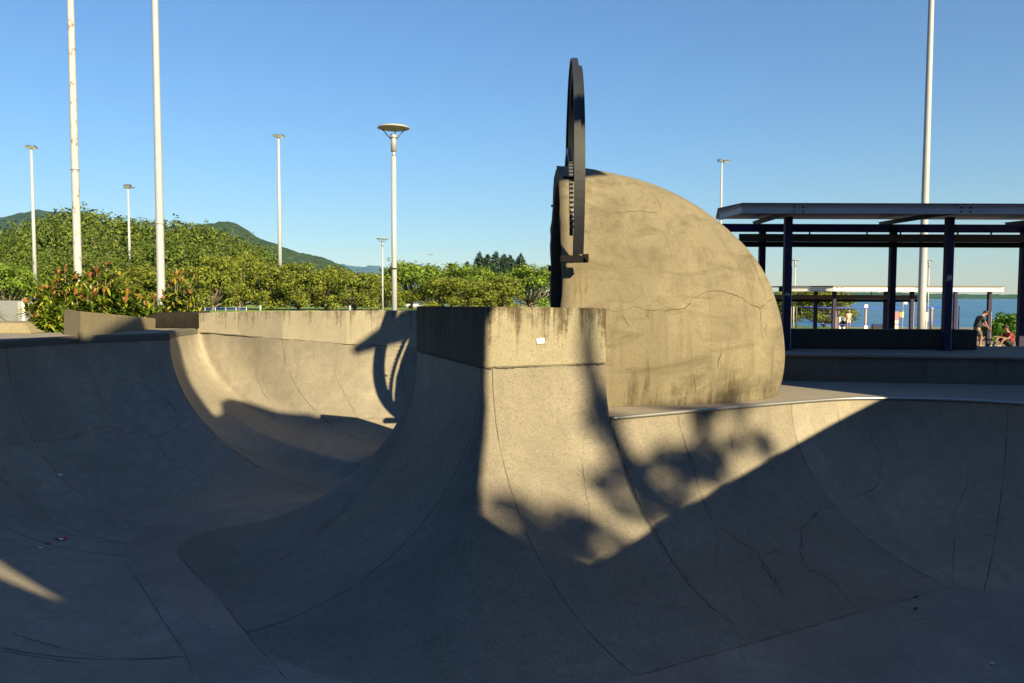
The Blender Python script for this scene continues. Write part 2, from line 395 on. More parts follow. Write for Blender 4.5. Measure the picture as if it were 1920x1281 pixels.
# seams beside the near edge of the block and the joint where the bowl starts
for B2, off in ((BS1, 0.12), (BA, 0.10)):
    T2 = E_ + (C_-E_).normalized()*off if B2 is BS1 else E_ + (L_-E_).normalized()*off
    pts = profile(T2, B2 + (BC-BS1).normalized()*0.02 if B2 is BS1 else B2)
    pl = []; nn = []
    for p in pts:
        l, n = near_n(bowl_bvh, p); pl.append(l); nn.append(n)
    strip(bm, pl, 0.012, nn, 3, jit=0.003, taper=False)
cr_px = [
 [(1148, 795), (1162, 850), (1181, 900), (1196, 940), (1218, 980), (1261, 1055), (1308, 1116), (1360, 1160), (1420, 1200)],
 [(1160, 835), (1175, 880), (1190, 925)],
 [(1270, 780), (1284, 830), (1296, 860), (1302, 890), (1325, 960), (1342, 985), (1395, 1020), (1420, 1040), (1450, 1090), (1470, 1118)],
 [(1342, 985), (1345, 1030), (1340, 1060)],
 [(1570, 948), (1540, 955), (1520, 975), (1500, 992), (1503, 1020), (1498, 1030), (1505, 1055), (1520, 1070), (1540, 1078), (1565, 1095), (1590, 1125), (1612, 1145)],
 [(1498, 1028), (1470, 1030), (1430, 1038), (1420, 1038)],
 [(1570, 948), (1600, 935), (1630, 920), (1650, 905), (1650, 880), (1656, 868), (1645, 850), (1632, 815), (1628, 790), (1625, 765)],
 [(1550, 910), (1562, 903)], [(1366, 800), (1372, 840), (1385, 870), (1400, 920)], [(1570, 760), (1575, 800), (1580, 820)],
 [(1820, 870), (1812, 915), (1800, 940), (1780, 980)], [(1786, 1100), (1786, 1060), (1788, 1010), (1850, 1005), (1900, 1012)],
 [(1788, 1010), (1760, 1012), (1740, 1005)],
 [(1190, 1269), (1250, 1252), (1330, 1228), (1430, 1201), (1520, 1175), (1589, 1154), (1650, 1138), (1720, 1119), (1786, 1100)],
 [(1786, 1100), (1800, 1103), (1820, 1107), (1840, 1107)],
 # left wall
 [(150, 815), (165, 808), (200, 800), (212, 800), (240, 813), (270, 812), (292, 820), (318, 808), (332, 800), (336, 780)],
 [(212, 800), (210, 780), (196, 770), (183, 735), (176, 700)], [(292, 820), (310, 855), (345, 890)], [(336, 780), (320, 760), (290, 735), (260, 715), (230, 710)],
 [(0, 835), (60, 828), (130, 822), (165, 812)],
 # lit far pocket
 [(625, 680), (635, 720), (650, 745), (668, 778), (672, 790)], [(480, 690), (483, 715), (500, 745), (510, 760)],
 [(560, 797), (620, 790), (690, 785), (752, 782)], [(500, 800), (530, 795), (555, 780)],
 # block left face and floor
 [(870, 775), (840, 800), (815, 835), (780, 860), (755, 880), (720, 885)], [(885, 700), (881, 740), (872, 790), (858, 845)], [(640, 960), (600, 990)],
 [(332, 1036), (350, 1060), (402, 1110), (440, 1160), (461, 1187), (500, 1232), (545, 1281)],
 [(233, 1053), (260, 1090), (300, 1155), (345, 1222), (366, 1270)],
 [(402, 1110), (430, 1104), (480, 1090)], [(0, 1220), (45, 1228), (90, 1235), (160, 1245)],
 [(0, 1179), (60, 1200), (130, 1220), (200, 1233), (270, 1236), (344, 1231)],
 [(1090, 860), (1100, 930), (1108, 990)], [(1095, 745), (1120, 800), (1130, 830)], [(1420, 1038), (1465, 1100), (1485, 1118)],
 [(60, 975), (126, 1000), (194, 1018), (230, 1022)], [(80, 1040), (160, 1052), (232, 1053)],
]
for i, c in enumerate(cr_px): crack(bm, bowl_bvh, c, width=0.013 if i in (0, 4, 2, 26) else 0.007, jit=0.006, wob=3.5 if i not in (13, 14, 26, 27, 30) else 0.8)
bowl = obj('skate_bowl', bm, [M['smooth'], M['rough'], M['floor'], M['gap']])
tag(bowl, 'deep smooth concrete skate bowl with curved walls, seams and cracks', 'skate bowl', kind='structure')
print('bowl ok')

# ---------------------------------------------------------------- decks
def sheet(name, outer, hole, z, m, label, thick=0):
    """flat sheet with hole (both lists of Vectors)"""
    pts = [V(p[0], p[1]) for p in outer]+[V(p.x, p.y) for p in hole]
    no = len(outer); nh = len(hole)
    edges = [(i, (i+1) % no) for i in range(no)]+[(no+i, no+(i+1) % nh) for i in range(nh)]
    ov, oe, of, _, _, _ = delaunay_2d_cdt(pts, edges, [], 0, 1e-4)
    bm = bmesh.new(); vs = [bm.verts.new((p.x, p.y, z)) for p in ov]
    op = [V(*p[:2]) for p in outer]
    for t in of:
        c = sum((ov[i] for i in t), V(0, 0))/3
        if pip(c, op) and not (nh and pip(c, hole)):
            f = bm.faces.new([vs[i] for i in t])
            if f.normal.z < 0: f.normal_flip()
    bmesh.ops.recalc_face_normals(bm, faces=bm.faces)
    for f in bm.faces:
        if f.normal.z < 0: f.normal_flip()
    o = obj(name, bm, m); return tag(o, label, kind='structure')
# the low deck round the right-hand bowl and under the camera
lowhole = [p for p in loopT]
low_outer = [(-6.5, -14), (34, -14), (34, 15.0), (6.0, 15.4), (2.2, 15.6), (1.75, 15.4), (1.1, 13.4), (C0.x-0.03, C0.y+.02)]
# follow the coping from the block round to the near left
idx = next(i for i, p in enumerate(loopT) if (p-C0).length < 0.05)
edge = []
for p in loopT[idx:]:
    if p.z > 0.02: break
    edge.append((p.x, p.y))
low_poly = [(-6.5, -14), (34, -14), (34, 14.2), (9.49, 14.66), (5.31, 15.3), (1.9, 16.8), (0.45, 16.8), (0.45, 12.0), (1.12, 11.3)]+edge
sheet('concrete_deck', low_poly, [], 0.0, M['deck'], 'flat concrete deck round the right hand bowl')
ZL = 0.85
left_edge = [p for p in loopT[idx:] if p.z > 0.45]
left_edge = [p for p in left_edge if not (p.x > -7.2 and p.y > 17.5)]
k_end = next(i for i, p in enumerate(left_edge) if p.y > 18.4)
le = left_edge[:k_end+1]
high_poly = [(-5.6, -14), (-5.6, 2.0)]+[(p.x-0.03, p.y) for p in le]+[(-7.35, 18.9), (-7.35, 26), (-60, 26), (-60, -14)]
high_poly = [(x, y) for x, y in high_poly]
sheet('upper_deck', high_poly, [], ZL, M['deck'], 'raised concrete deck behind the left hand bowl wall')
# lip band along the left wall
bm = bmesh.new(); prev = None
for i, p in enumerate(le):
    d = (le[min(i+1, len(le)-1)]-le[max(i-1, 0)]).normalized(); n = V(d.y, -d.x, 0)   # into the bowl
    k = 1 if p.y < 15 else max(0.55, 1-(p.y-15)*0.2)
    zt = ZL+0.004; prof = [(0.012, zE-0.0), (0.014, zt-0.03), (-0.01, zt), (-0.20, zt+.002), (-0.2, zE)]
    vs = [bm.verts.new((p.x+n.x*a, p.y+n.y*a, z)) for a, z in prof]
    if prev:
        for j in range(4): bm.faces.new((prev[j], vs[j], vs[j+1], prev[j+1]))
    prev = vs
bmesh.ops.recalc_face_normals(bm, faces=bm.faces)
lip = obj('bowl_lip', bm, M['lip']); tag(lip, 'dark concrete lip running along the top of the shaded left bowl wall', 'concrete lip')

# coping pipe on the right-hand bowl
cop = [V(x, y, 0.0) for x, y in edge if x > 1.2]
bm = bmesh.new(); tube(bm, [p+V(0, 0, 0.008) for p in cop], 0.028, 10)
tag(obj('coping_pipe', bm, M['steel']), 'shiny round steel coping pipe along the curved rim of the right bowl', 'coping')

# ---------------------------------------------------------------- corner block
blk = empty('concrete_block', (-0.1, 11.0, 0), 'tall square cornered concrete block with stained cap rising between the two bowls', 'concrete block')
def off(p, d, z): return (p.x+d[0], p.y+d[1], z)
capE = (E_.x, E_.y-0.012); capC = (C_.x+0.006, C_.y-0.012); capL = (L_.x-0.012, L_.y+0.0)
bm = bmesh.new()
prism(bm, [(*capE, 1.478), (*capC, 1.455), (1.12, 11.3, 1.45), (0.42, 12.0, 1.445), (-0.7, 12.7, 1.44), (*capL, 1.445)], zE+0.006, 1.48)
bmesh.ops.recalc_face_normals(bm, faces=bm.faces)
bmesh.ops.subdivide_edges(bm, edges=bm.edges[:], cuts=10, use_grid_fill=True)
bmesh.ops.bevel(bm, geom=[e for e in bm.edges if e.calc_face_angle(0) > 0.5], offset=0.012, segments=2, affect='EDGES')
for v in bm.verts: v.co += noise.noise_vector(v.co*3)*0.006
nd = (L_-E_).normalized(); nl = V(-nd.y, nd.x, 0)
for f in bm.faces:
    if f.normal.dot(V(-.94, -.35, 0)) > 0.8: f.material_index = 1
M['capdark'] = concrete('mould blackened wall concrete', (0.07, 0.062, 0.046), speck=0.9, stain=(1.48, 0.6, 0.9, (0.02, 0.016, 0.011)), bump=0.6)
obj('wall_cap', bm, [M['cap'], M['capdark']], blk, smooth=False)
bm = bmesh.new()
pc = profile(C_, BC); pc = [p for p in pc if p.z > -0.25]
# hidden core and the side cheek under the cap
prism(bm, [(E_.x+.02, E_.y+.03), (C_.x-.005, C_.y+.01), (1.11, 11.29), (0.41, 11.99), (-0.7, 12.68), (L_.x+.03, L_.y)], -0.3, zE+0.01)
vs = [bm.verts.new(p) for p in pc]+[bm.verts.new((C_.x-.1, C_.y+.7, pc[-1].z)), bm.verts.new((C_.x-.1, C_.y+.7, zE))]
bm.faces.new(vs)
bmesh.ops.recalc_face_normals(bm, faces=bm.faces)
obj('block_core', bm, M['rough'], blk)
# crack along the joint
bm = bmesh.new()
def poly_line(a, b_, n, jz, jn=0): return [a.lerp(b_, i/n)+V(0, 0, random.uniform(-jz, jz)) for i in range(n+1)]
nE = V(.4, -.92, 0); nL = V(-.94, -.35, 0)
for k in range(3):
    a, b_ = (0.0, 0.55) if k == 0 else ((0.5, 0.8) if k == 1 else (0.74, 1.0))
    Pn = poly_line(E_.lerp(C_, a), E_.lerp(C_, b_), 30, 0.007); strip(bm, Pn, 0.016 if k != 1 else 0.010, [nE]*len(Pn), 0, lift=0.018, jit=0.004)
Pn = poly_line(E_, L_, 60, 0.010); strip(bm, Pn, 0.022, [nL]*len(Pn), 0, lift=0.018, jit=0.004)
obj('joint_crack', bm, M['gap'], blk)
# small paper sticker with scribble
c = at(1005.5, 638.5, 10.2)
tdir = (C_-E_).normalized(); up = V(0, 0, 1)
t = (c-E_).dot(tdir); base = V(E_.x, E_.y-0.012, 0)+tdir*t; nf = tdir.cross(up).normalized()
if nf.y > 0: nf = -nf
sc = V(base.x, base.y, c.z)+nf*0.012
bm = bmesh.new(); rx = tdir; rot = 0.10
ax = (rx*math.cos(rot)+up*math.sin(rot)); ay = (up*math.cos(rot)-rx*math.sin(rot))
def q4(bm, o, w_, h_, mi, lift):
    vs = [bm.verts.new(o+ax*sx*w_/2+ay*sy*h_/2+nf*lift) for sx, sy in ((-1, -1), (1, -1), (1, 1), (-1, 1))]
    f = bm.faces.new(vs); f.material_index = mi
q4(bm, sc, 0.10, 0.068, 0, 0.004); q4(bm, sc+ax*0.01, 0.108, 0.06, 0, 0.003)
for i in range(5): q4(bm, sc+ax*(-0.03+0.015*i)+ay*random.uniform(-.006, .006), 0.007, random.uniform(.012, .026), 1, 0.006)
obj('sticker', bm, [plain('sticker paper', (0.72, 0.70, 0.64), 0.7, var=0.2, scale=40), plain('faded grey ink', (0.35, 0.35, 0.34))], blk)

# ---------------------------------------------------------------- far wall above the left bowl
bm = bmesh.new(); top = []
fw = [(373, 623, 587, 18.6), (450, 629, 585, 18.2), (530, 636, 583.5, 17.6), (650, 645, 582.5, 17.2), (780, 651, 582, 17.05), (900, 656, 581, 17.0), (985, 660, 581, 16.6)]
P1 = []
for i in range(len(fw)-1):
    for j in range(8):
        t = j/8; P1.append([fw[i][k]+(fw[i+1][k]-fw[i][k])*t for k in range(4)])
P1.append(list(fw[-1])); P1[0][0] = 371
prev = None
for i, (px, yj, yt, Y) in enumerate(P1):
    a = at(px, yj, Y); b_ = at(px, yt, Y); f = 0.012
    prof = [(a.x, a.y-f, a.z-0.01), (b_.x, b_.y-f, b_.z-0.012), (b_.x, b_.y, b_.z), (b_.x, b_.y+.28, b_.z-.004), (b_.x, b_.y+.29, -0.5)]
    vs = [bm.verts.new(p) for p in prof]
    if prev:
        for j in range(4): bm.faces.new((prev[j], vs[j], vs[j+1], prev[j+1]))
    else: bm.faces.new(vs)
    prev = vs
    P1[i] = V(a.x, a.y-f, a.z)
bm.faces.new(list(reversed(prev)))
Pn = [p+V(0, 0, random.uniform(-.006, .006)) for p in P1]; bmesh.ops.recalc_face_normals(bm, faces=bm.faces)
strip(bm, Pn, 0.018, [V(-.2, -.98, 0)]*len(Pn), 1, lift=0.006, jit=0.003)
tag(obj('far_wall', bm, [M['farcap'], M['gap']]), 'long pale streaky concrete wall in sunlight above the left bowl', 'wall')

# dark box left of it, sloping planter wall, left ledge
def hexa(name, pts8, m, label, cat, bw=0.015, jit=0.004):
    """pts8: four ground corners then four top corners, same order"""
    bm = bmesh.new(); v = [bm.verts.new(p) for p in pts8]
    for f in ((3, 2, 1, 0), (4, 5, 6, 7), (0, 1, 5, 4), (1, 2, 6, 5), (2, 3, 7, 6), (3, 0, 4, 7)): bm.faces.new([v[i] for i in f])
    bmesh.ops.recalc_face_normals(bm, faces=bm.faces)
    bmesh.ops.bevel(bm, geom=bm.edges[:], offset=bw, segments=2, affect='EDGES')
    return tag(obj(name, bm, m), label, cat)
a = at(274, 617, 18.5); b_ = at(371, 616, 18.5)
hexa('concrete_box', [V(a.x, 18.5, ZL), V(b_.x, 18.45, ZL), V(b_.x, 19.3, ZL), V(a.x-.2, 19.3, ZL), V(a.x, 18.5, at(275, 592, 18.5).z), V(b_.x, 18.45, at(371, 587.5, 18.45).z), V(b_.x, 19.3, 1.24), V(a.x-.2, 19.3, 1.2)],
     M['black'], 'low near black concrete box at the left end of the pale wall', 'concrete box')
p0 = at(148, 634, 14.6); p1 = at(276, 618, 18.0)
p0 = V(p0.x, 14.6, ZL); p1 = V(p1.x, 18.4, ZL)
sl_ = (p1-p0).normalized(); sn = V(-sl_.y, sl_.x, 0)
q0 = V(at(119, 634, 15.3).x, 15.3, ZL); q1 = p1+sn*0.9
hexa('planter_wall', [p0-V(0, 0, .1), p1-V(0, 0, .1), q1-V(0, 0, .1), q0-V(0, 0, .1), V(p0.x+.05, p0.y, at(148, 584, 14.6).z), V(p1.x+.03, p1.y, at(275, 597, 18.4).z), V(q1.x, q1.y, at(275, 596, 18.4).z), V(q0.x+.02, q0.y, at(122, 579, 15.3).z)],
     concrete('planter concrete', (0.25, 0.215, 0.14), speck=0.5, patch=0.6), 'sloping wedge shaped concrete planter wall below the red tipped shrubs', 'planter wall', 0.02)
a = at(58, 639, 15.6); b_ = at(45, 606, 15.8)
zt = b_.z
hexa('concrete_ledge', [V(a.x, 15.6, ZL), V(a.x-.1, 17.0, ZL), V(-14, 17.6, ZL), V(-14, 15.3, ZL), V(b_.x, 15.8, zt), V(b_.x-.1, 16.9, zt), V(-14, 17.4, zt), V(-14, 15.5, zt)],
     concrete('ledge concrete', (0.26, 0.225, 0.145), speck=0.9), 'low sunlit concrete ledge with sloping end at the left edge', 'ledge', 0.02)
print('park ok')
# ---------------------------------------------------------------- dome sculpture
dome = empty('dome_sculpture', (2.4, 13.4, 0), 'big half egg shaped concrete dome sculpture with dark steel ring standing on its cut end', 'sculpture')
def half_egg(bm, cx, cy, cz, a, b_, c_, nt=40, ns=96, edge=None):
    rows = []
    for i in range(nt+1):
        t = i/nt*math.pi/2*0.9999; k = math.cos(t); row = []
        for j in range(ns):
            ph = 2*math.pi*j/ns
            x = cx+a*math.sin(t); y = cy+b_*k*math.cos(ph); z = cz+c_*k*math.sin(ph)
            if i == 0 and edge: x += edge(y, z)
            row.append(bm.verts.new((x, y, z)))
        rows.append(row)
    for i in range(nt):
        for j in range(ns):
            f = bm.faces.new((rows[i][j], rows[i][(j+1) % ns], rows[i+1][(j+1) % ns], rows[i+1][j])); f.smooth = True
    return rows
ef = lambda y, z: 0.035*noise.noise(V(y*1.3, z*1.3, 3))+0.02*noise.noise(V(y*5, z*5, 9))
bm = bmesh.new()
ro = half_egg(bm, 0.72, 13.4, 0.70, 3.83, 1.9, 3.05, edge=ef)
ri = half_egg(bm, 0.73, 13.4, 0.70, 3.6, 1.66, 2.80, edge=ef)
for v in bm.verts:
    n = v.co-V(0.72, 13.4, 0.7)
    if n.length > 0.1: v.co += n.normalized()*(0.03*noise.noise(v.co*0.8)+0.007*noise.noise(v.co*3.5))
for row in ri:
    for a in range(len(row)):
        pass
for j in range(96):
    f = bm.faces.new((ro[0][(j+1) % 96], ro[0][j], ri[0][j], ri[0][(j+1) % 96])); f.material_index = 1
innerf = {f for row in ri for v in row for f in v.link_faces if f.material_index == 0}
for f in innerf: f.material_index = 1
bmesh.ops.bisect_plane(bm, geom=bm.verts[:]+bm.edges[:]+bm.faces[:], plane_co=(0, 0, 0.002), plane_no=(0, 0, -1), clear_outer=True)
bmesh.ops.recalc_face_normals(bm, faces=bm.faces)
dbvh = BVHTree.FromBMesh(bm)
for c in [[(1137, 578), (1150, 585), (1170, 583), (1190, 575), (1215, 581), (1250, 583), (1285, 578), (1298, 562), (1320, 548), (1350, 545), (1380, 553), (1410, 572), (1425, 578), (1440, 565), (1452, 555)],
          [(1215, 581), (1216, 600)], [(1165, 586), (1180, 612)], [(1425, 578), (1426, 600), (1432, 640)], [(1350, 640), (1352, 660), (1345, 690)], [(1215, 365), (1214, 380), (1205, 388)], [(1228, 362), (1240, 392)],
          [(1052, 533), (1075, 530), (1095, 535)], [(1145, 400), (1200, 396), (1235, 400)], [(1400, 470), (1415, 500), (1425, 530)], [(1300, 700), (1304, 735)]]:
    crack(bm, dbvh, c, width=0.013, mi=2, jit=0.005)
rust = plain('rust brown drip', (0.13, 0.085, 0.035), 0.9, var=.3, scale=30)
for x0_, z0_, L_r in ((1.0, 2.05, .75), (.93, 2.05, .45), (1.08, 2.0, .35), (.86, 3.1, .4)):
    pl = []; nn = []
    for k in range(26):
        l, n, i_, d_ = dbvh.ray_cast(V(x0_+.02*noise.noise(V(x0_, k*.15, 2)), 8, z0_-L_r*k/25), V(0, 1, 0))
        if l: pl.append(l); nn.append(-n if n.y > 0 else n)
    if len(pl) > 3: strip(bm, pl, .018, nn, 3, lift=.002, jit=.004)
obj('shell', bm, [M['dome'], M['domein'], plain('brown crack dirt', (0.075, 0.058, 0.036), 0.95), rust], dome)
def arc_band(bm, cy, cz, r, a0, a1, x0, x1, th, n=72, mi=0):
    """flat steel band bent into an arc standing in a plane of constant x"""
    prev = None
    for i in range(n+1):
        a = R(a0)+(R(a1)-R(a0))*i/n
        ps = [(x0, r), (x1, r), (x1, r-th), (x0, r-th)]
        vs = [bm.verts.new((x+0.035*rr*math.cos(a), cy+rr*math.cos(a), cz+rr*math.sin(a))) for x, rr in ps]
        if prev:
            for j in range(4):
                f = bm.faces.new((prev[j], prev[(j+1) % 4], vs[(j+1) % 4], vs[j])); f.smooth = False
        else: bm.faces.new(vs)
        prev = vs
    bm.faces.new(list(reversed(prev)))
    bmesh.ops.recalc_face_normals(bm, faces=bm.faces)
bm = bmesh.new(); arc_band(bm, 13.2, 3.30, 2.10, -33, 213, 0.925, 1.02, 0.035); 
bm2 = bmesh.new(); arc_band(bm2, 13.2, 3.30, 1.99, -33, 213, 0.985, 1.085, 0.04); arc_band(bm2, 13.2, 3.30, 2.07, -33, 213, 0.965, 0.985, 0.16)
ring = obj('ring', bm, M['ring'], dome); obj('ring_web', bm2, M['ring'], dome)
bm = bmesh.new(); arc_band(bm, 13.2, 2.25, 1.72, 8, 172, 0.88, 0.93, 0.05)
for i in range(60):
    a = R(12+156*i/59); box(bm, (0.905+0.052*math.cos(a), 13.2+1.735*math.cos(a), 2.25+1.735*math.sin(a)), (0.055, 0.035, 0.05), tilt=Matrix.Rotation(a-R(90), 4, 'X'), mi=1)
obj('gear_arc', bm, [M['ring'], M['ringedge']], dome)
for sy in (-1, 1):
    bm = bmesh.new(); y = 13.2+sy*1.86
    box(bm, (0.84, y, 2.14), (0.32, 0.14, 0.10), bevel=0.008); box(bm, (1.04, y-0.02*sy, 2.15), (0.08, 0.12, 0.12), bevel=0.006)
    tube(bm, [(1.05, y+sy*.05, 2.15), (1.05, y+sy*0.09, 2.15)], 0.03, 8)
    br = obj('bracket', bm, M['iron'], dome)
    bm = bmesh.new(); tube(bm, [(0.72, y+.1*-sy, 3.3), (0.93, y+.1*-sy, 3.28)], 0.022, 8); tube(bm, [(0.85, y+.1*-sy, 3.28), (0.88, y+.1*-sy, 3.28)], 0.04, 8)
    obj('stay_bar', bm, M['iron'], dome)

# ---------------------------------------------------------------- platform, its wall, bench
wl = V(5.2, 15.33, 0); wr = V(20, 13.1, 0)
wl.x = 4.0; wl.y = 15.52
def on_w(t, off_=0): return (wl.x+(wr.x-wl.x)*t-0.13*0+0.149*off_, wl.y+(wr.y-wl.y)*t+0.989*off_)
bm = bmesh.new()
a, b_, c, d = on_w(0, 0.02), on_w(1, 0.02), (24, 17.8), (2.6, 18.1)
prism(bm, [a, b_, c, d], -0.3, 0.47)
bev(bm, 0.01)
seam_n = V(-.149, -.989, 0)
for px in (1568, 1733, 1905, 1640, 1855):
    q = at(px, 700, 15.0); t = (q.x*15.0/q.y-wl.x)/(wr.x-wl.x)*1.0
    o_ = V(*on_w(t, 0.02), 0); Pn = [V(o_.x+random.uniform(-.004, .004)*(2 if px in (1640, 1855) else 0), o_.y, z*0.43/12+.01) for z in range(13)]
    strip(bm, Pn, 0.010 if px not in (1640, 1855) else .006, [seam_n]*13, 1, lift=0.004)
Pn = [V(*on_w(t/60, 0.02), 0.41+0.025*noise.noise(V(t*0.35, 0, 0))+random.uniform(-.008, .008)) for t in range(4, 56)]
strip(bm, Pn, 0.009, [seam_n]*len(Pn), 1, lift=0.004, jit=.002)
tag(obj('retaining_wall', bm, [M['grey'], M['gap']]), 'low shaded grey concrete retaining wall with vertical joints behind the right deck', 'retaining wall')
bm = bmesh.new(); a, b_, c, d = on_w(-0.005, -0.03), on_w(1, -0.03), (24, 17.85), (2.5, 18.15)
prism(bm, [a, b_, c, d], 0.472, 0.52); bev(bm, 0.008)
tag(obj('platform', bm, M['deck']), 'flat concrete platform slab under the steel shade pavilion', kind='structure')
bm = bmesh.new(); prism(bm, [(5.0, 17.0), (9.77, 16.7), (9.85, 17.2), (5.1, 17.5)], 0.522, 0.935); bev(bm, 0.02)
tag(obj('bench', bm, M['bench']), 'long low dark concrete bench under the near pavilion', 'bench')

# ---------------------------------------------------------------- pavilions
def ibeam(bm, a, b_, h, wd, ft=0.012, mi=0):
    """horizontal steel channel or I beam between a and b (top centre line)"""
    a = Vector(a); b_ = Vector(b_); d = b_-a; L = d.length; rz = math.atan2(d.y, d.x); m = (a+b_)/2
    pit = -math.asin(d.z/L)
    tl = Matrix.Rotation(pit, 4, 'Y')
    for dz, sz, sw in ((-ft/2, ft, wd), (-h/2, h-2*ft-.002, 0.010), (-h+ft/2, ft, wd)):
        box(bm, (m.x, m.y, m.z+dz), (L, sw, sz), rz=rz, tilt=tl, mi=mi)
def pavilion(x0, y0, z0, zc0, label, near):
    """x0,y0: plan position of first front column; roof 11 m long; bays of 3.3 m"""
    root = empty('shade_pavilion', (x0, y0, z0), label, 'pavilion')
    B = 3.31
    nf = 4 if near else 3
    H = 3.26-0.52 if near else 2.35
    zb = z0; ztop = z0+H
    for i in range(nf):
        bm = bmesh.new(); x = x0+B*i; y = y0
        box(bm, (x, y, (zb+ztop)/2+.01), (0.145, 0.14, H-.02), bevel=.006)
        box(bm, (x, y, zb+.008), (0.24, 0.22, 0.016))
        c = obj('column', bm, M['purple'], root)
        bm = bmesh.new(); hh = H*(0.80 if i % 2 else 0.62); box(bm, (x+.079, y-.0, zb+hh/2+.03), (0.012, 0.11, hh)); 
        obj('column_sun_strip', bm, M['fascia'], c)  # pale strip stands for sun on the column's right face
        if near and i < 2:
            bm = bmesh.new(); 
            for k in range(5): box(bm, (x-.05+.022*k, y-0.074, zb+(1.50 if i else 1.15)+random.uniform(-.02, .02)), (0.014, 0.006, 0.10 if i else .05), tilt=Matrix.Rotation(random.uniform(-.4, .4), 4, 'Y'))
            obj('paint_scribble', bm, M['lamp'], c)
    yb = y0+3.8; xb = x0+0.66
    Hb = H+0.55
    zbb = -0.45 if near else z0
    for i in range(-0, nf):
        bm = bmesh.new(); x = xb+B*i
        hh = ztop+.12-zbb
        box(bm, (x, yb, zbb+hh/2), (0.15, 0.15, hh), bevel=0.008)
        obj('rear_column', bm, M['purple'], root)
    # roof edge beam along the front with the cranked end
    yf = y0-0.55; xl = x0-(1.10 if near else .28); xr = x0+B*(nf-1)+(0.9 if near else .25)
    bm = bmesh.new(); zt = ztop+0.17
    ibeam(bm, (xl, yf, zt), (xr, yf-0.0, zt), 0.16 if near else .19, 0.09)
    for i in range(nf):
        for dx in (-.09, .09):
            for dz in (-.04, -.12): tube(bm, [(x0+B*i+dx, yf-0.004, zt+dz), (x0+B*i+dx, yf-0.02-.03, zt+dz)], 0.013, 6, mi=1)
    fb = obj('edge_beam', bm, [M['fasciashade' if near else 'fascia'], M['iron']], root)
    xe, ye = (xl-0.10, yf+1.35) if near else (xl-1.62, yf+1.2)
    bm = bmesh.new(); ibeam(bm, (xl-0.005, yf+0.01, zt), (xe, ye, zt), 0.16 if near else .19, 0.09); obj('end_beam', bm, M['fasciashade' if near else 'fascia'], root)
    # rafters from front to back
    for i in range(nf):
        bm = bmesh.new(); ibeam(bm, (x0+B*i, yf+.12, zt-.03), (xb+B*i, yb+0.8, zt+.16 if near else zt-.02), 0.10, 0.07); obj('rafter', bm, M['purple'], root)
    # roof sheet
    bm = bmesh.new(); z1 = zt+0.012; z2 = zt+(0.26 if near else .03)
    vs = [(xl-.03, yf-.06, z1), (xr+.02, yf-.06, z1), (xr+.6, yb+1.1, z2), (xe+(.95 if near else -.05), yb+1.1, z2), (xe-.05, ye, z1+(.05 if near else .005))]
    lo = [bm.verts.new(p) for p in vs]; hi = [bm.verts.new((p[0], p[1], p[2]+.028)) for p in vs]
    bm.faces.new(list(reversed(lo))).material_index = 1; bm.faces.new(hi)
    for j in range(5): bm.faces.new((lo[j], lo[(j+1) % 5], hi[(j+1) % 5], hi[j]))
    bmesh.ops.recalc_face_normals(bm, faces=bm.faces)
    obj('roof_sheet', bm, [M['beam'], M['roofblue']], root)
    # rear top purlin and the pair of lower beams
    bm = bmesh.new(); ibeam(bm, (xe+.8, yb, ztop+.20), (xr+.4, yb, ztop+.20), 0.2, 0.1); obj('top_beam', bm, M['roofblue' if near else 'purple'], root)
    zl = ztop-0.06 if near else ztop-0.16
    xle = xb-.62 if near else xb-2.2
    xre = xr+.4 if near else xr-1.0
    for dz, mname, h in ((0.0, 'beam', 0.19), (-0.195, 'iron', 0.13)):
        bm = bmesh.new(); box(bm, ((xle+xre)/2, yb-0.12+(0.02 if dz else 0), zl+dz-h/2+.0), (xre-xle-(0.0 if dz == 0 else -.02), 0.09, h), bevel=0.006); obj('lower_beam', bm, M[mname], root)
    for k in range(8):
        x = xb+1.15+1.14*k+(.3 if k % 2 else 0)
        if x < xre: bm = bmesh.new(); box(bm, (x, yb-.12, zl+.10), (0.03, 0.03, 0.20)); obj('hanger', bm, M['beam'], root)
    return root
pavilion(5.66, 16.45, 0.52, 0, 'tall dark purple steel shade pavilion with shade darkened fascia on the platform', True)
q = at(1563, 600, 34.0)
pavilion(q.x, 34.0, -0.45, 0, 'smaller distant shade pavilion with white fascia in front of the sea', False)

# ---------------------------------------------------------------- ground, lawn, sea
def axis(lst):
    out = []
    for a, b_, s in lst:
        n = max(1, round((b_-a)/s)); out += [a+(b_-a)*i/n for i in range(n)]
    return out+[lst[-1][1]]
xs = axis([(-11000, -4000, 3000), (-4000, -600, 400), (-600, -80, 40), (-80, -12, 6), (-12, 14, 1), (14, 120, 6), (120, 600, 40), (600, 4000, 400), (4000, 11000, 3000)])
ys = axis([(-600, -20, 60), (-20, 22, 1), (22, 130, 5), (130, 600, 30), (600, 4000, 400), (4000, 11500, 3000)])
def shore(x):    # distance of the waterline
    return 98 if x > 28 else 98+(28-x)**1.6
def gz(x, y):
    if -9.8 < x < 10.8 and 0.2 < y < 18.6: return -3.2
    z = -0.45
    if x > 10: 
        k = min(1, max(0, (y-40)/55.0))*min(1, (x-10)/6); z -= 1.35*k
    s_ = shore(x)
    if y > s_-3: z = min(z, -1.8)-min(1, (y-s_+3)/14.0)*4
    if y > 6000 or abs(x) > 9000: z = min(z, -6)
    return z
bm = bmesh.new(); g_ = [[bm.verts.new((x, y, gz(x, y))) for x in xs] for y in ys]
for i in range(len(ys)-1):
    for j in range(len(xs)-1): bm.faces.new((g_[i][j], g_[i][j+1], g_[i+1][j+1], g_[i+1][j]))
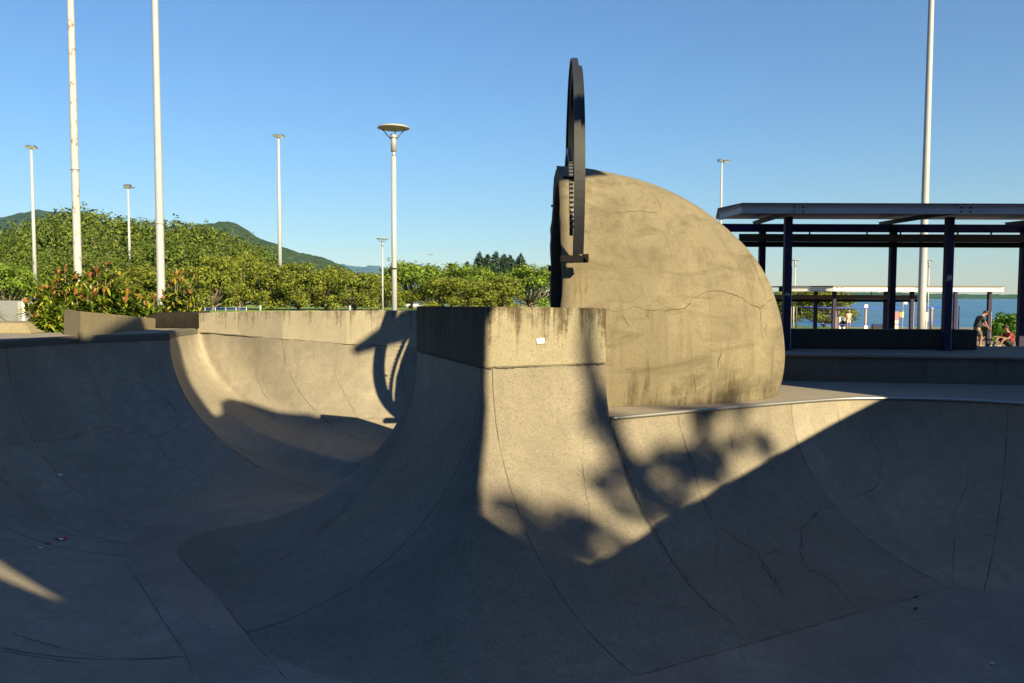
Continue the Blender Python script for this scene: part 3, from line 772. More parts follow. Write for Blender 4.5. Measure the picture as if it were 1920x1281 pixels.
tag(obj('ground', bm, plain('sandy ground', (0.16, 0.14, 0.10), 0.95, var=0.3, scale=1.5)), 'sandy ground and foreshore round the skate park', kind='structure')
bm = bmesh.new()
lx = axis([(-260, 11, 12), (11, 60, 6)]); ly = axis([(46, 94, 6)]); 
def lawn_grid(x0, x1, y0, y1, s):
    X = axis([(x0, x1, s)]); Y = axis([(y0, y1, s)])
    gg = [[bm.verts.new((x, y, gz(x, y)+0.03)) for x in X] for y in Y]
    for i in range(len(Y)-1):
        for j in range(len(X)-1): bm.faces.new((gg[i][j], gg[i][j+1], gg[i+1][j+1], gg[i+1][j]))
lawn_grid(-300, 10, 45, 255, 15); lawn_grid(10, 34, 60, 95, 5)
m, nt, b = mat('lawn grass'); g = N(nt); n1 = g.noise(g.coords(), 0.15, 5, 0.6); n2 = g.noise(g.coords(), 6, 4, 0.7)
g.l(g.mix(g.ramp(g.math('ADD', g.math('MULTIPLY', n1, .6), g.math('MULTIPLY', n2, .4)), [(0.3, 0.0), (0.7, 1.0)]), (0.08, 0.15, 0.02), (0.17, 0.24, 0.035)), b.inputs['Base Color']); b.inputs['Roughness'].default_value = 0.9
tag(obj('lawn', bm, m), 'short green lawn beyond the skate park', kind='structure')
bm = bmesh.new()
for x0, x1, y0, y1 in ((-11000, 11000, 60, 11500),):
    X = axis([(x0, -600, 3000), (-600, 600, 60), (600, x1, 3000)]); Y = axis([(y0, 600, 40), (600, y1, 2000)])
    gg = [[bm.verts.new((x, y, -1.92)) for x in X] for y in Y]
    for i in range(len(Y)-1):
        for j in range(len(X)-1): bm.faces.new((gg[i][j], gg[i][j+1], gg[i+1][j+1], gg[i+1][j]))
m, nt, b = mat('sea water'); g = N(nt)
wv = g.noise(g.coords((0.5, 1.6, 1)), 0.7, 6, 0.65, 0.4); wv2 = g.noise(g.coords((0.02, 0.09, 1)), 1.0, 4, 0.6)
g.l(g.mix(g.ramp(g.math('ADD', g.math('MULTIPLY', wv, .5), g.math('MULTIPLY', wv2, .5)), [(0.4, 0.0), (0.6, 1.0)]), (0.025, 0.09, 0.19), (0.055, 0.16, 0.30)), b.inputs['Base Color']); b.inputs['Roughness'].default_value = 0.35
b.inputs['Specular IOR Level'].default_value = 0.35
g.bump(wv, b, 0.9, 0.35)
tag(obj('sea', bm, m), 'calm blue sea with fine ripples', kind='structure')

# ---------------------------------------------------------------- hills
def hill(name, pts, Y, depth, m, label, rough=12, n=220):
    """pts: (px,py) ridge read at distance Y; a real ridge with depth"""
    bm = bmesh.new()
    P_ = [at(px, py, Y) for px, py in pts]
    x0, x1 = P_[0].x, P_[-1].x; rows = []
    def H(x):
        for a, b_ in zip(P_, P_[1:]):
            if a.x <= x <= b_.x:
                t = (x-a.x)/(b_.x-a.x); t = t*t*(3-2*t)*0.35+t*0.65; return a.z+(b_.z-a.z)*t
        return P_[-1].z
    nv = 26
    for j in range(nv+1):
        v = j/nv; yy = Y-depth+2*depth*v; k = math.cos((v-0.5)*math.pi)**0.85
        row = []
        for i in range(n+1):
            x = x0+(x1-x0)*i/n
            z = (H(x)+6)*k+rough*k*noise.fractal(V(x, yy, 0)/(rough*14), 1.0, 2.0, 5)*2+rough*0.25*k*noise.noise(V(x, yy, 5)/(rough*1.2))
            row.append(bm.verts.new((x*(yy/Y)**0.0, yy, z-6)))
        rows.append(row)
    for j in range(nv):
        for i in range(n):
            f = bm.faces.new((rows[j][i], rows[j][i+1], rows[j+1][i+1], rows[j+1][i])); f.smooth = False
    return tag(obj(name, bm, m), label, kind='structure')
def forest(name, c1, c2, sc):
    m, nt, b = mat(name); g = N(nt); n = g.noise(g.coords(), sc, 8, 0.7)
    g.l(g.mix(g.ramp(n, [(0.38, 0.0), (0.62, 1.0)]), c1, c2), b.inputs['Base Color']); b.inputs['Roughness'].default_value = 1; b.inputs['Specular IOR Level'].default_value = 0.05
    g.bump(n, b, 0.8, 3.0/sc*0.02); return m
hill('hill', [(-260, 470), (-120, 448), (-40, 425), (0, 416), (40, 410), (100, 402), (125, 399), (160, 408), (230, 430), (330, 470), (420, 540)], 3800, 900, forest('forest on near hill', (0.012, 0.030, 0.030), (0.03, 0.06, 0.05), 0.03), 'blue green forested hill behind the left trees', 10)
hill('hill', [(330, 480), (370, 450), (400, 424), (412, 419), (430, 420), (450, 430), (480, 446), (520, 460), (545, 467), (580, 478), (620, 492), (660, 510), (690, 530), (720, 556)], 3000, 700, forest('forest on slope', (0.014, 0.030, 0.018), (0.04, 0.07, 0.035), 0.035), 'steep forested hill sloping down to the right behind the lawn trees', 8)
hill('hill', [(560, 520), (600, 505), (640, 497), (670, 500), (700, 501), (740, 503), (790, 506), (830, 517), (880, 535), (940, 556)], 8500, 1500, forest('haze tinted forest', (0.04, 0.10, 0.17), (0.05, 0.12, 0.19), 0.01), 'faint blue range far behind the middle trees', 14)  # haze blue is mixed into this forest colour
hill('far_shore', [(1150, 552), (1300, 549), (1420, 547), (1500, 547.5), (1560, 548.5), (1640, 549), (1700, 550), (1780, 552), (1860, 553), (1930, 553), (2300, 552), (2900, 556)], 4200, 260, forest('far mangrove shore', (0.012, 0.045, 0.035), (0.025, 0.075, 0.05), 0.02), 'low dark green shore across the water', 3, 400)

# ---------------------------------------------------------------- trees
LEAF = {'olive': foliage('olive yellow leaves', (0.035, 0.065, 0.006), (0.21, 0.235, 0.026), 0.35), 'rain': foliage('mid green leaves', (0.020, 0.044, 0.008), (0.135, 0.185, 0.022), 0.22),
        'dark': foliage('dark conifer needles', (0.009, 0.024, 0.018), (0.021, 0.048, 0.030), 1.0, trans=0), 'bright': foliage('bright green leaves', (0.04, 0.085, 0.008), (0.19, 0.27, 0.025), 0.5)}
BARK = plain('grey brown bark', (0.17, 0.145, 0.115), 0.9, var=0.3)
def leaf_cloud(bm, cen, rad, n, ls, flat=0.6, rnd=random, elong=1.0):
    for _ in range(n):
        u = rnd.uniform(-1, 1); a = rnd.uniform(0, 2*math.pi); s_ = math.sqrt(1-u*u)
        d = V(s_*math.cos(a), s_*math.sin(a), u); rr = rnd.uniform(0.55, 1.04)
        p = V(cen[0]+d.x*rad[0]*rr, cen[1]+d.y*rad[1]*rr, cen[2]+d.z*rad[2]*rr)
        nn = (d+V(rnd.uniform(-1, 1), rnd.uniform(-1, 1), rnd.uniform(-.4, 1.2))*flat).normalized()
        t = nn.orthogonal().normalized(); t = (Matrix.Rotation(rnd.uniform(0, 6.28), 3, nn) @ t); b2 = nn.cross(t)
        L = ls*rnd.uniform(0.6, 1.3); W = L*0.55/elong
        vs = [bm.verts.new(p-t*L/2), bm.verts.new(p+b2*W/2+nn*L*.06), bm.verts.new(p+t*L/2), bm.verts.new(p-b2*W/2+nn*L*.06)]
        bm.faces.new(vs)
def tree_mesh(seed, w_, h_, trunk, nl, npl, ls, kind):
    """crown of leaf clumps above a forked trunk; returns (crown mesh, trunk mesh)"""
    rnd = random.Random(seed); bm = bmesh.new(); lobes = []
    ch = h_-trunk
    for i in range(nl):
        a = rnd.uniform(0, 6.28); q = math.sqrt(rnd.random()); r = q*w_*0.40
        zt = trunk+ch*(0.50+0.36*math.sqrt(max(0, 1-q*q)))*rnd.uniform(0.55, 1.0)
        if rnd.random() < 0.35: zt = trunk+ch*rnd.uniform(0.06, 0.4); r = w_*rnd.uniform(.25, .42)
        lr = w_*rnd.uniform(0.10, 0.18); lobes.append((r*math.cos(a), r*math.sin(a), zt, lr))
        leaf_cloud(bm, (r*math.cos(a), r*math.sin(a), zt), (lr, lr, lr*rnd.uniform(.55, .8)), npl, ls, rnd=rnd)
    leaf_cloud(bm, (0, 0, trunk+ch*.5), (w_*.36, w_*.36, ch*.34), npl*3, ls*1.2, rnd=rnd)
    # stray sprigs on the outline
    for _ in range(nl):
        x, y, z, lr = rnd.choice(lobes); a = rnd.uniform(0, 6.28); 
        leaf_cloud(bm, (x+lr*math.cos(a), y+lr*math.sin(a), z+lr*rnd.uniform(.2, .72)), (lr*.2, lr*.2, lr*.35), 10, ls*.9, rnd=rnd)
    cm = bpy.data.meshes.new('crown'); bm.to_mesh(cm); bm.free(); cm.materials.append(LEAF[kind])
    bm = bmesh.new(); tr = w_*0.022+0.05
    tube(bm, [(0, 0, -0.3), (0.05*w_*rnd.uniform(-1, 1), 0, trunk*.6), (0, 0, trunk+ch*.2)], [tr*1.2, tr, tr*.7], 8)
    for x, y, z, lr in lobes[:46]:
        tube(bm, [(0, 0, trunk*rnd.uniform(.5, 1.0)), (x*.5, y*.5, trunk+(z-trunk)*.45), (x*.97, y*.97, z), (x*1.08+rnd.uniform(-.4, .4)*lr, y*1.08+rnd.uniform(-.4, .4)*lr, z+lr*.75)], [tr*.5, tr*.35, tr*.14, tr*.05], 4)
    tm = bpy.data.meshes.new('trunk'); bm.to_mesh(tm); bm.free(); tm.materials.append(BARK)
    return cm, tm
VAR = {
 'rain': [tree_mesh(s_, 1*20, 13, 1.2, 70, 300, 0.52, 'rain') for s_ in (1, 2)],
 'olive': [tree_mesh(s_, 9, 7.5, 0.5, 40, 170, 0.36, 'olive') for s_ in (5, 6, 7)],
 'bright': [tree_mesh(s_, 9, 7.5, 0.5, 42, 180, 0.34, 'bright') for s_ in (9,)]}
BOUNDS = {}
for lst in VAR.values():
    for cm, tm in lst:
        zs_ = sorted(v.co.z for v in cm.vertices); xs_ = sorted(v.co.x for v in cm.vertices); n_ = len(zs_)
        BOUNDS[cm.name] = (xs_[int(n_*.985)]-xs_[int(n_*.015)], zs_[int(n_*.992)])
def tree(px, top, wpx, Y, kind, var, label, cat='tree', group=None, name=None):
    base = gz(at(px, 560, Y).x, Y); X = at(px, 560, Y).x
    zt = at(px, top, Y).z; h = zt-base; w_ = wpx/F*Y*1.12
    cm, tm = VAR[kind][var % len(VAR[kind])]; bw, bh = BOUNDS[cm.name]
    root = empty(name or {'rain': 'rain_tree', 'olive': 'shade_tree', 'bright': 'leafy_tree'}[kind], (X, Y, base), label, cat, group, rz=random.uniform(0, 6.28))
    root.scale = (w_/bw, w_/bw, h/bh)
    for nm, me in (('crown', cm), ('trunk', tm)):
        o = bpy.data.objects.new(nm, me); C.objects.link(o); o.parent = root
    return root
T = [
 (20, 448, 170, 190, 'rain', 0, 'broad green tree partly hidden by the leftmost floodlight mast'),
 (170, 402, 240, 205, 'rain', 1, 'tallest wide rain tree rising beside the rusty white pole'),
 (118, 420, 150, 175, 'rain', 0, 'rain tree between leftmost floodlight mast and rusty white pole'),
 (285, 418, 190, 200, 'rain', 0, 'rain tree behind the second tall white pole'),
 (385, 430, 190, 195, 'rain', 1, 'dark green rain tree in front of the hilltop'),
 (458, 458, 120, 185, 'rain', 0, 'rain tree at the right end of the tall tree group'),
 (230, 452, 190, 160, 'rain', 1, 'lower rain tree in front under the short floodlight mast'),
 (335, 458, 150, 155, 'rain', 0, 'lower rain tree just right of the second tall pole'),
 (60, 470, 150, 140, 'rain', 1, 'leafy tree behind the left end of the red tipped shrubs'),
 (150, 478, 140, 130, 'rain', 0, 'mid green tree directly behind the rusty white pole foot'),
 (5, 497, 95, 75, 'bright', 0, 'bright green round tree at the left picture edge'),
 (250, 500, 130, 120, 'olive', 0, 'olive tree between the two tall white poles'),
 (330, 505, 110, 118, 'olive', 1, 'olive tree behind the right clump of shrubs'),
 (398, 482, 92, 112, 'olive', 2, 'round olive tree with bare twigs left of the blue railing'),
 (448, 478, 92, 122, 'olive', 0, 'yellow green tree left of the middle floodlight mast'),
 (508, 492, 80, 118, 'olive', 1, 'olive tree just in front of the middle floodlight mast foot'),
 (560, 494, 90, 116, 'olive', 2, 'yellow tipped tree right of the middle floodlight mast'),
 (612, 502, 90, 120, 'olive', 0, 'olive tree below the sloping hill end'),
 (665, 510, 84, 114, 'olive', 1, 'low olive tree left of the small disc lamp'),
 (712, 516, 80, 118, 'olive', 2, 'low olive tree between the two disc lamps'),
 (775, 493, 96, 150, 'bright', 0, 'taller dark green tree just right of the big disc lamp'),
 (815, 524, 84, 118, 'olive', 0, 'low olive tree above the dark block face'),
 (868, 500, 110, 145, 'bright', 0, 'green tree with the palm top poking out'),
 (880, 522, 90, 116, 'olive', 1, 'orange tinted olive tree above the block edge'),
 (935, 520, 84, 118, 'olive', 2, 'yellow green rounded tree left of the dome'),
 (992, 500, 100, 140, 'bright', 0, 'tall bright tree touching the left edge of the dome'),
 (1480, 545, 60, 86, 'olive', 0, 'olive shore tree hidden behind the first pavilion column'),
 (1546, 543, 92, 84, 'olive', 1, 'olive shore tree standing alone in front of the sea'),
]
for i, t in enumerate(T): tree(*t, group='trees round the lawn')
# dark conifers behind
def conifer(px, top, wpx, Y, label):
    X = at(px, 560, Y).x; zt = at(px, top, Y).z; base = -0.45; h = zt-base
    root = empty('conifer', (X, Y, base), label, 'conifer', 'dark conifers behind the lawn trees'); rnd = random.Random(int(px))
    bm = bmesh.new()
    for k in range(46):
        t = k/46; z = base+h*(0.25+0.75*t); r = wpx/F*Y*1.15*(1-t)**0.6*rnd.uniform(.5, 1.1); a = rnd.uniform(0, 6.28)
        leaf_cloud(bm, (X+r*math.cos(a)*.7, Y+r*math.sin(a)*.7, z), (r*.5+.3, r*.5+.3, 1.0), 42, 0.6, rnd=rnd)
    obj('crown', bm, LEAF['dark'], root)
    bm = bmesh.new(); tube(bm, [(X, Y, base), (X, Y, zt-1)], [.35, .08], 8); obj('trunk', bm, BARK, root)
for px, top, wp, lb in ((876, 497, 18, 'small dark conifer leaning at the left of the conifer group'), (899, 478, 26, 'pointed dark conifer second from the left of its group'), (915, 482, 24, 'dark conifer beside the tallest one'), (928, 476, 24, 'tallest dark conifer in the middle of its group'),
                      (944, 482, 28, 'broad dark conifer right of the tallest one'), (958, 484, 30, 'dense dark conifer fifth along its group'), (977, 481, 22, 'dark conifer at the right end near the dome')):
    conifer(px, top, wp, 180, lb)
# palm top
def palm(px, top, Y, label):
    X = at(px, 560, Y).x; zt = at(px, top, Y).z-1.2; root = empty('palm_tree', (X, Y, -.45), label, 'palm tree')
    bm = bmesh.new(); rnd = random.Random(3)
    for k in range(26):
        a = rnd.uniform(0, 6.28); el = rnd.uniform(-.2, 1.35); L = rnd.uniform(2.2, 3.4); prev = None
        for s_ in range(7):
            t = s_/6; rr = L*t*math.cos(el); zz = zt+L*t*math.sin(el)-1.4*t*t*L*.35
            p = V(X+rr*math.cos(a), Y+rr*math.sin(a), zz); sd = V(-math.sin(a), math.cos(a), 0)*(.34*math.sin(math.pi*min(1, t+.12))+.03)
            v = (bm.verts.new(p-sd+V(0, 0, -.12)), bm.verts.new(p), bm.verts.new(p+sd+V(0, 0, -.12)))
            if prev: bm.faces.new((prev[0], prev[1], v[1], v[0])); bm.faces.new((prev[1], prev[2], v[2], v[1]))
            prev = v
    obj('crown', bm, LEAF['bright'], root)
    bm = bmesh.new(); tube(bm, [(X, Y, -.45), (X+.2, Y, zt)], [.22, .16], 8); obj('trunk', bm, BARK, root)
palm(846, 493, 150, 'palm whose fronds rise above the green trees')

# hedge bush at the right
X = at(1893, 600, 38).x
root = empty('hedge_bush', (X, 38, -.45), 'dense dark green bush behind the seated man in red', 'bush')
bm = bmesh.new(); rnd = random.Random(4)
for k in range(40):
    leaf_cloud(bm, (X+rnd.uniform(-.62, .62), 38.6+rnd.uniform(-.5, .6), -.45+rnd.uniform(0.15, 1.28)), (.3, .3, .28), 130, .12, rnd=rnd)
obj('foliage', bm, foliage('hedge leaves', (0.030, 0.090, 0.012), (0.105, 0.225, 0.022), 2.0), root)
bm = bmesh.new(); tube(bm, [(X, 38.6, -.5), (X, 38.6, .4)], [.06, .03], 6); obj('stem', bm, BARK, root)
print('trees ok')
#@@P3
# ---------------------------------------------------------------- unseen blocks added to cast the park's shadows, and a tree
SH = V(SD.x, SD.y, 0).normalized(); PU = V(-SH.y, SH.x, 0); TE = math.tan(SUN_EL)
def uw(u, tau, w_): p = PU*u+SH*tau; return V(p.x, p.y, w_+tau*TE)
def block_of(bm, u0, u1, tau, w0, w1, depth, base=0.0, tau1=None):
    """solid building whose near face runs from (u0,tau) to (u1,tau1); roof height w0..w1 seen along the sun"""
    tau1 = tau if tau1 is None else tau1
    a, b_ = uw(u0, tau, w0), uw(u1, tau1, w1); c, d = uw(u1, tau1+depth, 0), uw(u0, tau+depth, 0)
    prism(bm, [(a.x, a.y, a.z), (d.x, d.y, a.z), (c.x, c.y, b_.z), (b_.x, b_.y, b_.z)], base, 0)
M['render'] = plain('building render', (0.20, 0.19, 0.17), 0.9)
bm = bmesh.new()
Z = 4.5
t_of = lambda w_: (Z-w_)/TE
block_of(bm, 4.6, 12.3, t_of(1.85), 1.85, 3.89, 2.2, 0, t_of(3.89))  # added unseen block; its top edge draws the bowl's shadow line
bmesh.ops.recalc_face_normals(bm, faces=bm.faces)
tag(obj('low_blocker', bm, M['render']), 'added flat topped clubhouse beside the right bowl outside the picture', 'blocker')
bm = bmesh.new(); block_of(bm, 12.1, 21.5, 5.0, 10.2, 10.2, 4); bmesh.ops.recalc_face_normals(bm, faces=bm.faces)  # added unseen block that keeps the near pavilion in shade
tag(obj('tall_blocker', bm, M['render']), 'added tall plain shade block beyond the clubhouse outside the picture', 'blocker')
# large building behind the camera added and cut to the wanted shadow outline, with a sun slot
root = empty('cutout_blocker', uw(-3, 7, -7*TE), 'added large plain building behind the photographer outside the picture', 'blocker')
def slab_poly(bm, pts, tau, depth):
    lo = [bm.verts.new(uw(u, tau, w_)) for u, w_ in pts]; hi = [bm.verts.new(uw(u, tau, w_)+SH*depth) for u, w_ in pts]
    n = len(pts); bm.faces.new(lo); bm.faces.new(list(reversed(hi)))
    for i in range(n): bm.faces.new((lo[i], lo[(i+1) % n], hi[(i+1) % n], hi[i]))
TB = 7.0; g0 = -TB*TE
bm = bmesh.new(); slab_poly(bm, [(-26, g0), (-3.2, g0), (-3.2, 12.5), (-26, 12.5)], TB, 0.4)
slab_poly(bm, [(-3.2, g0), (5.5, g0), (5.5, 2.1), (5.0, 2.5), (4.62, 3.10), (.95, 2.93), (-.04, 3.82), (-3.2, 7.0)], TB, 0.4)
slab_poly(bm, [(.95, 2.93), (4.62, 3.16), (4.72, 3.5), (4.85, 3.87), (4.98, 4.3), (5.06, 4.7), (5.09, 5.75), (5.80, 7.25), (5.55, 7.52), (5.11, 7.84), (4.62, 8.42), (4.3, 8.55), (4.03, 8.38), (3.92, 7.9), (3.72, 7.75), (3.47, 8.8), (3.42, 9.95), (3.05, 10.5), (2.65, 10.95), (1.45, 9.37), (0, 9.2), (-3.2, 9.2), (-3.2, 8.78)], TB, 0.4)
bmesh.ops.recalc_face_normals(bm, faces=bm.faces)
obj('shadow_cutout', bm, M['render'], root)
# mast shape added to throw a wedge of shade; gum tree behind the clubhouse
mp = uw(12.9, 5, 0); mast = empty('floodlight_mast', (mp.x, mp.y, 0), 'added unseen shade caster on a mast behind the clubhouse outside the picture', 'floodlight')
bm = bmesh.new(); tube(bm, [(mp.x, mp.y, 0), (mp.x, mp.y, 9.2+5*TE)], [.045, .03], 8); tube(bm, [uw(12.9, 5, 9.75), uw(10.5, 5, 9.95), uw(8.2, 5, 9.62)], [.05, .04, .03], 8); obj('pole', bm, M['pole'], mast)
bm = bmesh.new(); slab_poly(bm, [(6.45, 8.80), (6.5, 8.68), (7.5, 8.62), (8.3, 8.7), (8.3, 9.75), (7.5, 9.35)], 5, 0.15); bmesh.ops.recalc_face_normals(bm, faces=bm.faces); obj('lamp_head', bm, M['lampdark'], mast)  # outline added to throw a wedge of shade on the far wall
tp = uw(7.9, 40, 0); gum = empty('gum_tree', (tp.x, tp.y, 0), 'tall sparse gum tree behind the clubhouse outside the picture', 'tree')
rnd = random.Random(21)
bm = bmesh.new(); 
tube(bm, [uw(7.9, 40, -40*TE), uw(7.7, 40, 0), uw(7.2, 40, 2.6), uw(6.80, 40, 3.9), uw(6.5, 40, 5.0), uw(6.45, 40, 6.3)], [.3, .22, .17, .16, .14, .05], 8)
tube(bm, [uw(7.3, 40, 2.4), uw(8.0, 40.5, 3.5), uw(8.8, 40, 4.1)], [.1, .07, .04], 6); tube(bm, [uw(7.1, 40, 2.9), uw(6.4, 40, 3.3), uw(5.9, 40, 3.3)], [.07, .05, .03], 6)
obj('trunk', bm, BARK, gum)
bm = bmesh.new()
for cu, cw, ru, rw, n in ((7.0, 3.0, .8, .5, 34), (7.9, 3.3, .9, .45, 24), (5.5, 2.45, .75, .38, 34), (8.7, 4.1, .8, .3, 12), (6.75, 4.2, .25, .6, 8), (8.9, 3.3, .7, .3, 8), (4.9, 2.9, .3, .35, 10)):
    for k in range(n):
        a = rnd.uniform(0, 6.28); q = math.sqrt(rnd.random())
        c = uw(cu+ru*q*math.cos(a), 40+rnd.uniform(-2, 2), cw+rw*q*math.sin(a)); r = rnd.uniform(.12, .3); leaf_cloud(bm, c, (r, r, r*.8), int(230*r), .15, rnd=rnd)
obj('crown', bm, LEAF['rain'], gum)

# ---------------------------------------------------------------- poles and lamps
def pole(px, pyb, Y, r0, r1, H, z0, label, rust=False, lean=(0, 0)):
    X = at(px, pyb, Y).x; root = empty('light_pole', (X, Y, z0), label, 'pole', 'tall white poles')
    bm = bmesh.new(); n = 10
    tube(bm, [(X+lean[0]*k/n, Y+lean[1]*k/n, z0+H*k/n) for k in range(n+1)], [r0+(r1-r0)*k/n for k in range(n+1)], 16)
    obj('shaft', bm, M['rustpole'] if rust else M['pole'], root)
    bm = bmesh.new(); tube(bm, [(X, Y, z0), (X, Y, z0+.03)], r0*1.9, 16); obj('base_plate', bm, M['lamp'], root)
    bm = bmesh.new(); tube(bm, [(X, Y, z0+4.2), (X, Y, z0+4.24)], r0*1.06, 16)
    obj('collar', bm, M['lamp'], root)
m, nt, b = mat('rust spotted white pole'); g = N(nt); nn_ = g.noise(g.coords((1, 1, .7)), 7, 6, .75, .3)
g.l(g.mix(g.ramp(nn_, [(.55, 0.0), (.62, 1.0)]), (.34, .35, .37), (.13, .09, .06)), b.inputs['Base Color']); b.inputs['Roughness'].default_value = .6; M['rustpole'] = m
pole(146.5, 525, 22, .108, .066, 17, ZL-.02, 'tall white pole with rust spots rising from the red tipped shrubs', True)
pole(302, 540, 24, .125, .070, 18, -.45, 'tall smooth white pole right of the rust spotted one', False)
pole(1727, 610, 30, .155, .072, 19, -.45, 'tall pale pole standing behind the near pavilion', False)
def disc_lamp(px, pyb, Y, label, ztop=7.45, R_=.56):
    z0 = gz(at(px, 560, Y).x, Y) if Y > 40 else -.45
    X = at(px, 560, Y).x; root = empty('disc_lamp', (X, Y, z0), label, 'street lamp', 'disc topped street lamps')
    bm = bmesh.new(); tube(bm, [(X, Y, z0), (X, Y, ztop-.98)], [.098, .085], 12); obj('post', bm, M['pole'], root)
    bm = bmesh.new(); tube(bm, [(X, Y, z0+3.0), (X, Y, z0+3.05)], .1, 12); obj('band', bm, M['iron'], root)
    bm = bmesh.new(); tube(bm, [(X, Y, ztop-.98), (X, Y, ztop-.82)], .06, 12); tube(bm, [(X, Y, ztop-.82), (X, Y, ztop-.38), (X, Y, ztop-.36)], [.095, .095, .095], 12)
    tube(bm, [(X, Y, ztop-.36), (X, Y, ztop-.24)], .12, 12); obj('lamp_housing', bm, M['lamp'], root)
    bm = bmesh.new(); tube(bm, [(X, Y, ztop-.045), (X, Y, ztop-.02), (X, Y, ztop+.03), (X, Y, ztop+.055)], [R_*.80, R_, R_*.93, R_*.3], 40); obj('reflector_disc', bm, M['disc'], root)
    for k in range(3):
        a = R(20+120*k) if k else R(20)
        a = [R(0), R(180), R(90)][k]
        bm = bmesh.new(); tube(bm, [(X+.07*math.cos(a), Y+.07*math.sin(a), ztop-.42), (X+R_*.72*math.cos(a), Y+R_*.72*math.sin(a), ztop-.04)], .018, 6); obj('strut', bm, M['lampdark'], root)
disc_lamp(739.5, 580, 28, 'large white lamp with shallow disc top standing beside the far wall')
disc_lamp(717.5, 560, 81, 'small distant disc lamp just left of the big one', R_=.66)
disc_lamp(1489.5, 600, 92, 'distant disc lamp seen between the first pavilion columns', R_=.52, ztop=5.95)
disc_lamp(1740, 600, 92, 'distant disc lamp just right of the tall pale pole', R_=.56, ztop=5.95)
def flood(px, top, Y, z0, r, label, style, flange=False):
    X = at(px, 560, Y).x; zt = at(px, top, Y).z; s_ = Y/F
    root = empty('floodlight_mast', (X, Y, z0), label, 'floodlight', 'floodlight masts')
    bm = bmesh.new(); tube(bm, [(X, Y, z0), (X, Y, zt)], [r, r*.55], 10)
    obj('mast', bm, M['pole'], root)
    if flange:
        bm = bmesh.new(); tube(bm, [(X, Y, z0), (X, Y, z0+9*s_), (X, Y, z0+24*s_)], [8*s_, 5*s_, r], 10); obj('mast_foot', bm, M['pole'], root)
    bm = bmesh.new()
    box(bm, (X+2*s_, Y, zt), (20*s_, 3*s_, 2.0*s_)); obj('cross_arm', bm, M['lampdark'], root)
    offs = {'a': [(-4, 1.5, 10, 5, 12), (4, 1, 10, 5, -12), (9, -1, 6, 5, -25)], 'b': [(0, 2.5, 13, 7, 0)], 'c': [(-3, 1.5, 9, 4, 10), (8, -.5, 11, 5, -6)]}[style]
    for dx, dz, wd, hh, tl in offs:
        bm = bmesh.new(); box(bm, (X+dx*s_, Y-1.5*s_, zt+dz*s_), (wd*s_, 6*s_, hh*s_*.8), bevel=.6*s_, tilt=Matrix.Rotation(R(tl), 4, 'Y') @ Matrix.Rotation(R(20), 4, 'X'))
        lh = obj('lamp_head', bm, M['lampdark' if style != 'b' else 'beam'], root)
        bm = bmesh.new(); box(bm, (X+dx*s_, Y-1.7*s_-2.9*s_, zt+dz*s_-1.6*s_), (wd*s_*.8, .4*s_, hh*s_*.55), tilt=Matrix.Rotation(R(tl), 4, 'Y') @ Matrix.Rotation(R(35), 4, 'X')); obj('lens', bm, M['lamp'], lh)
flood(67, 277, 95, -.45, .26, 'leftmost tall floodlight mast with tilted dark lamps', 'a')
flood(245, 352, 150, -.45, .30, 'short distant floodlight mast with one box lamp between the white poles', 'b')
flood(526, 256, 118, .0, .33, 'floodlight mast with flared foot left of the disc lamps', 'a', True)
flood(1349, 302, 150, -.45, .30, 'floodlight mast rising behind the dome and pavilion roof end', 'c')

# ---------------------------------------------------------------- shrubs behind the planter wall
SL = {'green': foliage('glossy dark green leaves', (0.018, 0.053, 0.009), (0.112, 0.173, 0.018), 3.0, rough=.35), 'yellow': foliage('yellow green leaves', (0.150, 0.210, 0.015), (0.360, 0.330, 0.045), 3.0, rough=.4),
      'red': foliage('red new leaves', (0.26, 0.075, 0.045), (0.40, 0.22, 0.10), 4.0, rough=.4)}
def blade(bm, p, d, L, W, droop=.35, mi=0):
    d = d.normalized(); sd = d.cross(V(0, 0, 1)); sd = sd.normalized() if sd.length > .05 else V(1, 0, 0); nm = sd.cross(d)
    prev = None
    for k in range(5):
        t = k/4; c = p+d*L*t-V(0, 0, 1)*droop*L*t*t; wd = W*math.sin(math.pi*min(.98, t*.9+.07))/2
        v = (bm.verts.new(c-sd*wd+nm*wd*.35), bm.verts.new(c), bm.verts.new(c+sd*wd+nm*wd*.35))
        if prev:
            for a in (0, 1): f = bm.faces.new((prev[a], prev[a+1], v[a+1], v[a])); f.material_index = mi
        prev = v
